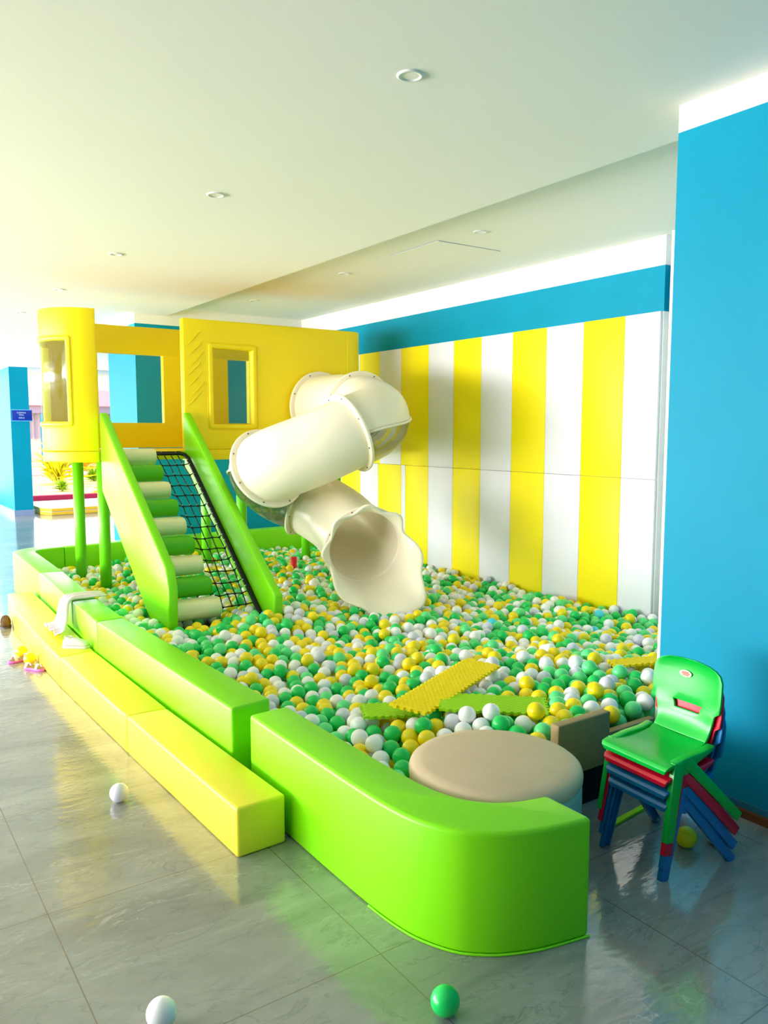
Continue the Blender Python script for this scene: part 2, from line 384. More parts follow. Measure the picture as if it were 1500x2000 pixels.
# ------------------------------------------------------------------ foam border
BH = 0.37
def foam(name, outline, z0, z1, m, label, cat, group=None, bev=0.012):
    bm = bmesh.new(); prism(bm, outline, z0, z1)
    bmesh.ops.recalc_face_normals(bm, faces=bm.faces[:])
    o = obj(name, bm, m, bevel=bev, segs=3)
    tag(o, label, cat, group); return o
g = 0.003
foam('foam_border_block', [(1.286, 2.965), (1.474, 2.989), (1.407, 4.834 - g), (1.240, 4.821 - g)], 0, BH, M['lime_vinyl'], 'long lime green foam border block ending in a free square end beside the lemon steps', 'foam block', 'green foam border blocks')
foam('foam_border_block', [(1.240, 4.821 + g), (1.407, 4.834 + g), (1.425, 5.50 - g), (1.262, 5.50 - g)], 0, BH, M['lime_vinyl'], 'short lime green foam border block just in front of the draped white cloth', 'foam block', 'green foam border blocks')
foam('foam_border_block', [(1.262, 5.50 + g), (1.425, 5.50 + g), (1.488, 6.745 - g), (1.314, 6.785 - g)], 0, BH, M['lime_vinyl'], 'pale lime foam border block between the white cloth and the far rounded corner', 'foam block', 'green foam border blocks')
def arc(cx, cy, r, a0, a1, n=10): return [(cx + r * cos(radians(a0 + (a1 - a0) * k / n)), cy + r * sin(radians(a0 + (a1 - a0) * k / n))) for k in range(n + 1)]
oc = [(1.314, 6.785 + g)] + [(1.334, 7.75)] + arc(1.62, 8.03, 0.285, 178, 110, 8) + [(1.82, 8.335)]
ic = [(1.82, 8.155)] + arc(1.66, 7.99, 0.135, 100, 178, 8) + [(1.488, 6.745 + g)]
foam('foam_corner_block', oc + ic, 0, BH, M['lime_vinyl'], 'rounded green foam corner block at the far left of the ball pit', 'foam block', 'green foam border blocks')
foam('foam_border_block', [(1.823, 8.155), (1.823, 8.335), (3.35, 8.44), (3.35, 8.26)], 0, BH, M['lime_vinyl'], 'green foam border block along the back, behind the tower poles', 'foam block', 'green foam border blocks')
foam('foam_border_block', [(3.356, 8.26), (3.356, 8.44), (4.89, 8.54), (4.89, 8.36)], 0, BH, M['lime_vinyl'], 'green foam border block at the back right, in front of the shaded blue wall', 'foam block', 'green foam border blocks')
# big curved lime piece
outer = [(1.316, 2.86), (1.315, 2.55), (1.315, 2.25), (1.319, 2.0), (1.330, 1.86), (1.352, 1.765), (1.398, 1.672), (1.452, 1.617), (1.515, 1.576), (1.60, 1.540), (1.69, 1.517), (1.778, 1.500)]
inner = [(1.49, 2.868), (1.491, 2.563), (1.495, 2.30), (1.499, 2.10), (1.508, 1.965), (1.525, 1.875), (1.555, 1.805), (1.60, 1.752), (1.645, 1.722), (1.70, 1.700), (1.777, 1.682)]
def smooth2(P, n): return [(v.x, v.y) for v in catmull([(x, y, 0) for x, y in P], n)]
bm = bmesh.new(); prism(bm, smooth2(outer, 4) + smooth2(inner, 4)[::-1], 0, BH)
t = obj('curved_foam_block', bm, M['lime_vinyl'], bevel=0.014, segs=3)
tag(t, 'big J-shaped lime foam block curving round the beige round stool at the front', 'foam block')
bm = bmesh.new(); tube(bm, [(x - 0.002, y - 0.002, 0.004) for x, y in smooth2(outer, 4)[12:]], 0.004, 6); obj('piping', bm, M['lime_vinyl'], t)

# lemon steps in front of the border
stepg = 'lemon yellow foam steps along the border'
foam('foam_step_block', [(1.094, 2.496), (1.288, 2.500), (1.248, 3.637 - g), (1.056, 3.640 - g)], 0, 0.185, M['step_vinyl'], 'lemon yellow foam step block nearest the camera, with its square end showing', 'foam step', stepg)
foam('foam_step_block', [(1.056, 3.640 + g), (1.248, 3.637 + g), (1.232, 4.87 - g), (1.026, 4.83 - g)], 0, 0.185, M['step_vinyl'], 'lemon yellow foam step block in the middle, just in front of the white sneaker', 'foam step', stepg)
foam('foam_step_block', [(1.026, 4.83 + g), (1.232, 4.87 + g), (1.25, 5.5), (1.28, 6.3), (1.295, 6.98), (1.11, 7.0), (1.045, 6.3), (1.026, 5.5)], 0, 0.185, M['step_vinyl'], 'pale yellow foam step block farthest away, under the white cloth', 'foam step', stepg)

# ------------------------------------------------------------------ round stool and end bar
t = empty('round_stool', (1.825, 1.972, 0), 0, 'beige topped round padded stool nested in the curve of the lime block', 'stool')
bm = bmesh.new(); n = 72; R = 0.297
rings = [[(r * cos(2 * pi * k / n), r * sin(2 * pi * k / n), z) for k in range(n)] for r, z in [(R - 0.01, 0.0), (R - 0.002, 0.01), (R - 0.002, 0.30), (R - 0.003, 0.325)]]
loft(bm, rings); obj('stool_base', bm, M['ott_side'], t, smooth=True)
bm = bmesh.new()
prof = [(R - 0.003, 0.322), (R, 0.328), (R + 0.001, 0.345), (R - 0.004, 0.360), (R - 0.016, 0.370), (R - 0.05, 0.376), (0.15, 0.382), (0.05, 0.384)]
rings = [[(r * cos(2 * pi * k / n), r * sin(2 * pi * k / n), z) for k in range(n)] for r, z in prof]
loft(bm, rings); obj('cushion', bm, M['ott_top'], t, smooth=True)
t = empty('foam_bar', (2.32, 2.16, 0), 0, 'taupe padded bar closing the pit between the round stool and the blue wall', 'foam block')
bm = bmesh.new(); bx(bm, -0.085, 0.215, -0.10, -0.055, 0.155, 0.372); obj('padded_top', bm, M['taupe'], t, bevel=0.006)
bm = bmesh.new(); bx(bm, -0.18, 0.53, -0.07, -0.02, 0.0, 0.155); obj('base', bm, M['dark'], t)  # near-black block filling the space below the padded top
bm = bmesh.new(); bx(bm, 0.225, 0.54, -0.075, -0.04, 0.155, 0.27); obj('low_pad', bm, M['taupe'], t, bevel=0.006)

# ------------------------------------------------------------------ tower
tower = empty('play_tower', (3.0, 7.1, 0), 0, 'raised yellow padded play tower on green poles at the back of the ball pit', 'play tower')
TX, TY = -3.0, -7.1
def tpart(name, bm, m, parent=None, **k):
    o = obj(name, bm, m, parent or tower, **k)
    if parent is None: o.location = (TX, TY, 0)
    return o
def pathlen(P):
    s = [0]
    for a, b in zip(P, P[1:]): s.append(s[-1] + math.dist(a, b))
    return s
def at_s(P, S, s):
    s = max(0, min(S[-1], s))
    for i in range(len(S) - 1):
        if s <= S[i + 1] + 1e-9:
            u = (s - S[i]) / (S[i + 1] - S[i]); a, b = P[i], P[i + 1]
            d = ((b[0] - a[0]) / (S[i + 1] - S[i]), (b[1] - a[1]) / (S[i + 1] - S[i]))
            return (a[0] + (b[0] - a[0]) * u, a[1] + (b[1] - a[1]) * u)
def panel(path, z0, z1, thick, wins, side=1, bev=0.012):
    """wall following a plan path; thickness laid to the inner side; rectangular openings (s0,s1,z0,z1)"""
    S = pathlen(path); cs = sorted(set([round(v, 5) for v in S] + [w_[0] for w_ in wins] + [w_[1] for w_ in wins]))
    out = []
    for c in cs:
        if not out or c - out[-1] > 1e-3: out.append(c)
    cs = out
    zs = sorted(set([z0, z1] + [w_[2] for w_ in wins] + [w_[3] for w_ in wins]))
    def nrm(s):
        a = at_s(path, S, s - 0.004); b = at_s(path, S, s + 0.004)
        d = Vector((b[0] - a[0], b[1] - a[1])).normalized(); return Vector((-d.y, d.x)) * side
    bm = bmesh.new(); V = {}
    for i, s in enumerate(cs):
        p = Vector(at_s(path, S, s)); q = p + nrm(s) * thick
        for j, z in enumerate(zs):
            V[0, i, j] = bm.verts.new((p.x, p.y, z)); V[1, i, j] = bm.verts.new((q.x, q.y, z))
    def hole(i, j):
        sm = (cs[i] + cs[i + 1]) / 2; zm = (zs[j] + zs[j + 1]) / 2
        return any(w_[0] < sm < w_[1] and w_[2] < zm < w_[3] for w_ in wins)
    nI, nJ = len(cs) - 1, len(zs) - 1
    solid = lambda i, j: 0 <= i < nI and 0 <= j < nJ and not hole(i, j)
    for i in range(nI):
        for j in range(nJ):
            if not solid(i, j): continue
            bm.faces.new((V[0, i, j], V[0, i + 1, j], V[0, i + 1, j + 1], V[0, i, j + 1]))
            bm.faces.new((V[1, i, j], V[1, i, j + 1], V[1, i + 1, j + 1], V[1, i + 1, j]))
            if not solid(i - 1, j): bm.faces.new((V[0, i, j], V[0, i, j + 1], V[1, i, j + 1], V[1, i, j]))
            if not solid(i + 1, j): bm.faces.new((V[0, i + 1, j], V[1, i + 1, j], V[1, i + 1, j + 1], V[0, i + 1, j + 1]))
            if not solid(i, j - 1): bm.faces.new((V[0, i, j], V[1, i, j], V[1, i + 1, j], V[0, i + 1, j]))
            if not solid(i, j + 1): bm.faces.new((V[0, i, j + 1], V[0, i + 1, j + 1], V[1, i + 1, j + 1], V[1, i, j + 1]))
    return bm, S, nrm
def strip_on(path, S, nrm, loop, r, off):
    """tube following an (s,z) loop on the panel's outer surface"""
    pts = []
    for s, z in loop:
        p = Vector(at_s(path, S, s)) - nrm(s) * off
        pts.append((p.x, p.y, z))
    bm = bmesh.new(); tube(bm, pts, r, 6); return bm
def rect_loop(s0, s1, z0, z1, n=10, rad=0.02):
    L_ = []
    for (cx, cz, a0) in ((s1 - rad, z0 + rad, -90), (s1 - rad, z1 - rad, 0), (s0 + rad, z1 - rad, 90), (s0 + rad, z0 + rad, 180)):
        c = [(cx + rad * cos(radians(a0 + 30 * k)), cz + rad * sin(radians(a0 + 30 * k))) for k in range(4)]
        if L_:
            a = L_[-1]; b = c[0]
            L_ += [(a[0] + (b[0] - a[0]) * k / n, a[1] + (b[1] - a[1]) * k / n) for k in range(1, n)]
        L_ += c
    a = L_[-1]; b = L_[0]
    L_ += [(a[0] + (b[0] - a[0]) * k / n, a[1] + (b[1] - a[1]) * k / n) for k in range(1, n + 1)]
    return L_
def frame_mesh(path, S, nrm, s0, s1, z0, z1, fw, off, n=14):
    """raised padded rim round an opening"""
    bm = bmesh.new()
    lo = rect_loop(s0 - fw, s1 + fw, z0 - fw, z1 + fw, n, 0.025); li = rect_loop(s0, s1, z0, z1, n, 0.004)
    def pt(s, z, o):
        p = Vector(at_s(path, S, s)) - nrm(s) * o; return (p.x, p.y, z)
    rings = []
    for (a, b) in zip(lo, li):
        prof = []
        for u, h in ((0, -0.004), (0.08, off * 0.7), (0.25, off), (0.75, off), (0.95, off * 0.6), (1.0, -0.035)):
            prof.append(pt(a[0] + (b[0] - a[0]) * u, a[1] + (b[1] - a[1]) * u, h))
        rings.append(prof)
    loft(bm, rings, False, False); return bm
def pane_mesh(path, S, nrm, s0, s1, z0, z1, off, n=10):
    bm = bmesh.new(); rings = []
    for k in range(n + 1):
        s = s0 + (s1 - s0) * k / n; p = Vector(at_s(path, S, s)) - nrm(s) * off; q = p - nrm(s) * -0.003
        rings.append([(p.x, p.y, z0), (p.x, p.y, z1), (q.x, q.y, z1), (q.x, q.y, z0)])
    loft(bm, rings); return bm

ZB, ZS, ZT = 1.25, 1.342, 2.465
# left rounded panel
PL = [(1.772, 6.60), (1.75, 6.60)] + arc(1.75, 6.93, 0.33, -90, -180, 18)[1:] + [(v.x, v.y) for v in catmull([(1.42, 6.93, 0), (1.447, 7.1, 0), (1.515, 7.34, 0), (1.61, 7.62, 0)], 6)][1:]
SL = pathlen(PL)
def s_of_ang(deg): return 0.022 + 0.33 * radians(deg)
wl = (s_of_ang(36), s_of_ang(90) + 0.48, 1.575, 2.21)
bm, S_, n_ = panel(PL, ZS, ZT, 0.055, [wl], side=-1 if False else -1)
pl = tpart('curved_panel', bm, M['yellow_vinyl'], bevel=0.012)
fr = tpart('window_frame', frame_mesh(PL, S_, n_, *wl, 0.04, 0.012), M['yellow_vinyl'], pl, smooth=True)
tpart('window_pane', pane_mesh(PL, S_, n_, *wl, 0.002, 16), M['pane'], pl, smooth=True)
tpart('window_piping', strip_on(PL, S_, n_, rect_loop(wl[0] - 0.046, wl[1] + 0.046, wl[2] - 0.046, wl[3] + 0.046, 14, 0.03), 0.003, 0.0), M['mat_yellow'], pl)
# right flat panel with a rounded right end
PR = [(2.495, 6.62), (4.17, 6.62)] + arc(4.20, 6.74, 0.12, -90, 0, 8) + [(4.32, 7.64)]
wr = (2.762 - 2.495, 3.132 - 2.495, 1.56, 2.212)
bm, S_, n_ = panel(PR, ZS, ZT - 0.01, 0.075, [wr], side=1)
pr = tpart('front_panel', bm, M['yellow_vinyl'], bevel=0.014)
tpart('window_frame', frame_mesh(PR, S_, n_, *wr, 0.045, 0.014), M['yellow_vinyl'], pr, smooth=True)
tpart('window_pane', pane_mesh(PR, S_, n_, *wr, -0.04, 2), M['pane'], pr)
tpart('window_piping', strip_on(PR, S_, n_, rect_loop(wr[0] - 0.052, wr[1] + 0.052, wr[2] - 0.052, wr[3] + 0.052, 6, 0.03), 0.003, 0.0), M['mat_yellow'], pr)
tpart('seam', strip_on(PR, S_, n_, [(4.14 - 2.495, ZS + 0.02), (4.14 - 2.495, ZT - 0.03)], 0.003, 0.0), M['mat_yellow'], pr)
# wrinkles in the vinyl beside the right window
bm = bmesh.new()
for k in range(7):
    x = 2.555 + 0.015 * (k % 3); z = 2.28 - 0.085 * k
    tube(bm, [(x - 0.03, 6.619, z - 0.06), (x + 0.02, 6.616, z - 0.01), (x + 0.07 + 0.01 * (k % 2), 6.616, z + 0.045), (x + 0.10, 6.619, z + 0.07)], [0.0005, 0.0032, 0.0028, 0.0005], 6)
tpart('wrinkle', bm, M['yellow_vinyl'], pr, smooth=True)
# back panel with two openings
PB = [(1.62, 7.60), (4.30, 7.60)]
wb = [(2.05 - 1.62, 2.665 - 1.62, 1.578, 2.218), (3.33 - 1.62, 3.56 - 1.62, 1.578, 2.215)]
bm, S_, n_ = panel(PB, ZS, ZT + 0.01, 0.07, wb, side=1)
pb = tpart('back_panel', bm, M['yellow_vinyl'], bevel=0.008)
for w_ in wb: tpart('window_pane', pane_mesh(PB, S_, n_, *w_, -0.05, 2), M['pane'], pb)
# skirt band below
bm, S_, n_ = panel(PL, ZB, ZS - 0.004, 0.06, [], side=-1); tpart('skirt_band', bm, M['yellow_vinyl'], bevel=0.008)
bm, S_, n_ = panel(PR, ZB, ZS - 0.004, 0.08, [], side=1); tpart('skirt_band', bm, M['yellow_vinyl'], bevel=0.008)
bm = bmesh.new(); bx(bm, 1.60, 4.22, 6.70, 7.66, 1.27, 1.335); tpart('platform', bm, M['yellow_vinyl'], bevel=0.01)
bm = bmesh.new(); bx(bm, 1.775, 2.49, 6.615, 6.70, 1.262, 1.335); tpart('platform_edge', bm, M['yellow_vinyl'], bevel=0.008)
for (x, y) in [(1.816, 7.5), (1.884, 6.95), (3.022, 7.5), (3.157, 6.95), (4.149, 7.5), (4.20, 6.95)]:
    bm = bmesh.new(); tube(bm, [(x, y, 0), (x, y, 1.275)], 0.048, 24); tpart('pole', bm, M['green_pad'], smooth=True)
# red prop seen in the gloom under the tower
bm = bmesh.new(); tube(bm, [(3.68, 6.9, 0), (3.68, 6.9, 0.27)], 0.03, 16); o = obj('padded_post', bm, M['chair_red'], smooth=True)
tag(o, 'short red padded post in the shade under the tower, behind the slide', 'post')

# ------------------------------------------------------------------ climbing ramp: boards, foam rollers and net
ramp = empty('climbing_ramp', (2.15, 6.0, 0), 0, 'sloping green climbing ramp with foam rollers and rope net leading up to the tower', 'climbing ramp')
def rpart(name, bm, m, parent=None, **k):
    o = obj(name, bm, m, parent or ramp, **k)
    if parent is None: o.location = (-2.15, -6.0, 0)
    return o
def board(x0, x1, prof):
    bm = bmesh.new(); prism_axis(bm, prof, x0, x1, 'x'); rpart('side_board', bm, M['lime_vinyl'], bevel=0.014)
board(1.775, 1.845, [(6.585, 1.650), (6.585, 1.02), (5.55, 0.23), (5.35, 0.10), (5.10, 0.10), (5.085, 0.46), (5.14, 0.60)])
board(2.475, 2.545, [(6.600, 1.660), (6.600, 1.20), (5.20, 0.14), (5.08, 0.08), (4.945, 0.08), (4.93, 0.36), (5.03, 0.43)])
nst = 9
for k in range(nst):
    # step k from the top: slanted foam half-rounds, cream and green in turn
    y = 6.50 - 0.160 * k; z = 1.290 - 0.1285 * k; h = 0.066; dpt = 0.07
    prof = []
    for q in range(13):
        a = radians(90 + 180 * q / 12)
        prof.append((y + 0.02 + cos(a) * dpt, z + sin(a) * h))
    prof += [(y + 0.12, z - h), (y + 0.12, z + h)]
    bm = bmesh.new(); prism_axis(bm, prof, 1.846, 2.19, 'x')
    rpart('foam_roller', bm, M['cream_vinyl' if k % 2 == 0 else 'roller_green'], bevel=0.008)
# net
NZ = lambda y: 1.32 + (y - 6.52) * 0.805
bm = bmesh.new()
fp = [(2.19, 6.50), (2.40, 6.50), (2.435, 6.485), (2.452, 6.45), (2.455, 6.35), (2.455, 5.9), (2.455, 5.5), (2.455, 5.12)]
for a, b in zip(fp, fp[1:]): pass
def flat_strip(pts, wdt, th):
    bm = bmesh.new(); rings = []
    P = [Vector(p) for p in pts]
    for i, p in enumerate(P):
        t_ = (P[min(i + 1, len(P) - 1)] - P[max(i - 1, 0)]).normalized()
        nn = Vector((0, -0.627, 0.779)); s_ = t_.cross(nn).normalized()
        rings.append([p + s_ * wdt / 2 + nn * th / 2, p - s_ * wdt / 2 + nn * th / 2, p - s_ * wdt / 2 - nn * th / 2, p + s_ * wdt / 2 - nn * th / 2])
    loft(bm, rings); return bm
nf = rpart('net_frame', flat_strip([(x, y, NZ(y) + 0.012) for x, y in fp], 0.036, 0.02), M['black'], bevel=0.004)
for x in (2.24, 2.36):
    bm = bmesh.new(); disc_cyl(bm, (x, 6.497, NZ(6.50) + 0.02), (0, -0.627, 0.779), 0.007, 0.006, 10); rpart('bolt', bm, M['screw'], nf)
bm = bmesh.new()
nrow = 14; ys = [6.40 - 0.092 * k for k in range(nrow)]
xs = [2.215, 2.275, 2.335, 2.395]
rng = random.Random(3)
jit = {}
for i, x in enumerate(xs):
    for j, y in enumerate(ys):
        jit[i, j] = (x + rng.uniform(-.006, .006) + 0.03 * sin(j * 0.25), y + rng.uniform(-.008, .008), NZ(y) - 0.02 * sin(pi * (j + 1) / nrow) + rng.uniform(-.004, .004))
for i in range(len(xs)):
    tube(bm, [(jit[i, 0][0] - 0.01, 6.49, NZ(6.49))] + [jit[i, j] for j in range(nrow)], 0.0045, 6)
for j in range(nrow):
    ye = ys[j]
    tube(bm, [(2.19, ye + 0.01, NZ(ye))] + [jit[i, j] for i in range(len(xs))] + [(2.452, ye, NZ(ye) + 0.01)], 0.0045, 6)
for k_ in jit:
    p = Vector(jit[k_]); tube(bm, [p + Vector((-0.008, 0, 0)), p + Vector((0.008, 0, 0))], 0.008, 6)
rpart('rope_net', bm, M['black'], smooth=True)
bm = bmesh.new()
for j in range(nrow * 2 - 2):
    y = 6.44 - 0.046 * j
    if rng.random() < 0.75: tube(bm, [(2.436, y, NZ(y) + 0.006), (2.438, y - 0.018, NZ(y - 0.018) + 0.024)], 0.004, 5)
for k_ in jit:
    if rng.random() < 0.6:
        p = Vector(jit[k_]); tube(bm, [p + Vector((-0.004, 0.01, 0.006)), p + Vector((0.0, 0.012, 0.016))], 0.003, 5)
rpart('cable_ties', bm, M['white_tie'])

# ------------------------------------------------------------------ tube slide
slide = empty('tube_slide', (3.4, 5.7, 0), 0, 'cream spiral tube slide with clear lower elbows dropping from the tower into the balls', 'slide')
def spart(name, bm, m, parent=None, **k):
    o = obj(name, bm, m, parent or slide, **k)
    if parent is None: o.location = (-3.4, -5.7, 0)
    return o
CP = [(3.81, 6.62, 1.726), (3.83, 6.12, 1.716), (3.775, 5.68, 1.650), (3.62, 5.41, 1.575), (3.37, 5.365, 1.485), (3.08, 5.47, 1.35), (2.82, 5.70, 1.210), (3.02, 6.06, 1.09),
      (3.20, 6.16, 0.985), (3.38, 6.05, 0.89), (3.46, 5.72, 0.765), (3.42, 5.42, 0.675), (3.361, 5.142, 0.606), (3.28, 4.90, 0.570)]
NS = 16
CL = catmull(CP, NS)
def tang(i): return (CL[min(i + 1, len(CL) - 1)] - CL[max(i - 1, 0)]).normalized()
def frame(i):
    t_ = tang(i); s_ = t_.cross(Vector((0, 0, 1))).normalized(); u_ = s_.cross(t_).normalized(); return t_, s_, u_
RT = 0.288
def shell(i0, i1, a0, a1, r=RT, th=0.006, na=40, step=1):
    """tube shell between centre-line samples; angle 0 = side, 90 = up"""
    bm = bmesh.new(); rings = []
    full = abs(a1 - a0) >= 359.9
    ang = [radians(a0 + (a1 - a0) * k / na) for k in range(na if full else na + 1)]
    idx = list(range(i0, i1 + 1, step))
    for i in idx:
        t_, s_, u_ = frame(i)
        rings.append(([CL[i] + (s_ * cos(a) + u_ * sin(a)) * r for a in ang], [CL[i] + (s_ * cos(a) + u_ * sin(a)) * (r - th) for a in ang]))
    O = [[bm.verts.new(p) for p in a] for a, b in rings]; I = [[bm.verts.new(p) for p in b] for a, b in rings]
    n = len(ang); m_ = n if full else n - 1
    for k in range(len(O) - 1):
        for j in range(m_):
            j2 = (j + 1) % n
            bm.faces.new((O[k][j], O[k][j2], O[k + 1][j2], O[k + 1][j])); bm.faces.new((I[k][j], I[k + 1][j], I[k + 1][j2], I[k][j2]))
        if not full:
            for j in (0, n - 1): bm.faces.new((O[k][j], O[k + 1][j], I[k + 1][j], I[k][j]))
    for k in (0, len(O) - 1):
        for j in range(m_):
            j2 = (j + 1) % n; bm.faces.new((O[k][j], I[k][j], I[k][j2], O[k][j2]))
    return bm
def flange(i, m, r1=0.330, w_=0.014, parent=None, a0=0, a1=360):
    bm = bmesh.new(); t_, s_, u_ = frame(i); n = 48
    full = a1 - a0 >= 359.9; rings = []
    for k in range(n if full else n + 1):
        a = radians(a0 + (a1 - a0) * k / n); d = s_ * cos(a) + u_ * sin(a)
        rings.append([CL[i] + d * rr + t_ * q for rr, q in ((RT - 0.005, -w_), (r1 - 0.006, -w_), (r1, -w_ * .5), (r1, w_ * .5), (r1 - 0.006, w_), (RT - 0.005, w_))])
    if full: rings.append(rings[0])
    R_ = loft(bm, rings, True, not full)
    if full: bmesh.ops.remove_doubles(bm, verts=bm.verts[:], dist=1e-5)
    f = spart('flange', bm, m, smooth=False, bevel=0.003, segs=2) if parent is None else obj('flange', bm, m, parent)
    for k in range(8):
        a = radians(22 + 45 * k)
        if not full and not (a0 < 22 + 45 * k < a1): continue
        d = s_ * cos(a) + u_ * sin(a); p = CL[i] + d * (RT + 0.021)
        bm = bmesh.new(); disc_cyl(bm, p - t_ * (w_ + 0.005), t_, 0.0065, 2 * w_ + 0.01, 8); spart('bolt', bm, M['screw'], f)
    return f
K = NS
iA, iB, iD, iE, iG, iI = 0, K + 7, 4 * K, 6 * K, 9 * K - 2, 12 * K
spart('tube_section', shell(iA, iB, 0, 360), M['tube_plastic'], smooth=True)
spart('elbow_top', shell(iB, iD, 0, 180), M['tube_plastic'], smooth=True)
spart('elbow_base', shell(iB, iD, 180, 360), M['clear'], smooth=True)['label'] = 'clear plastic lower half of the upper elbow'
spart('tube_section', shell(iD, iE, 0, 360), M['tube_plastic'], smooth=True)
spart('elbow_top', shell(iE, iG, 0, 180), M['tube_plastic'], smooth=True)
spart('elbow_base', shell(iE, iG, 180, 360), M['clear'], smooth=True)['label'] = 'clear plastic lower half of the lower elbow'
spart('tube_section', shell(iG, iI, 0, 360), M['tube_plastic'], smooth=True)
for i in (iA + 1, iB, iD, iE, iG, iI): flange(i, M['tube_plastic'])
for i0, i1 in ((iB, iD), (iE, iG)):
    for a in (0, pi):
        pts = []
        for i in range(i0, i1 + 1, 2):
            t_, s_, u_ = frame(i); pts.append(CL[i] + (s_ * cos(a)) * (RT + 0.008))
        bm = bmesh.new(); tube(bm, pts, 0.010, 8); spart('seam_flange', bm, M['tube_plastic'], smooth=True)
# flared, scalloped mouth
def mouth():
    bm = bmesh.new(); na = 96; t_, s_, u_ = frame(iI); c = CL[iI]
    ax = (t_ * 0.97 + Vector((0, 0, 0.02))).normalized()
    def P(a, r, ll): return c + (s_ * cos(a) + u_ * sin(a)) * r + ax * ll
    prof_o, prof_i = [], []
    rings = []
    ns = 12
    for k in range(ns + 1):
        q = k / ns; ring = []
        for j in range(na):
            a = 2 * pi * j / na
            dn = max(0.0, -sin(a + radians(22))); Lm = 0.075 + 0.50 * dn ** 1.2
            sc = 0.5 + 0.5 * cos(8 * a + 0.4)
            fl = q ** 3
            r = RT - 0.003 + (0.016 + 0.048 * sc) * fl + 0.065 * dn * q * q
            ring.append(P(a, r, Lm * q + 0.018 * sc * fl))
        rings.append(ring)
    # rolled lip
    for (dr, dl) in ((0.012, 0.004), (0.020, -0.004), (0.020, -0.016), (0.012, -0.022)):
        ring = []
        for j in range(na):
            a = 2 * pi * j / na; base = rings[ns][j]; d = s_ * cos(a) + u_ * sin(a)
            ring.append(base + d * dr + ax * dl)
        rings.append(ring)
    # outer skin back to the ring
    for k in range(ns, -1, -2):
        rings.append([rings[k][j] + (s_ * cos(2 * pi * j / na) + u_ * sin(2 * pi * j / na)) * 0.008 for j in range(na)])
    loft(bm, rings, True, False); return bm
spart('slide_mouth', mouth(), M['tube_plastic'], smooth=True)

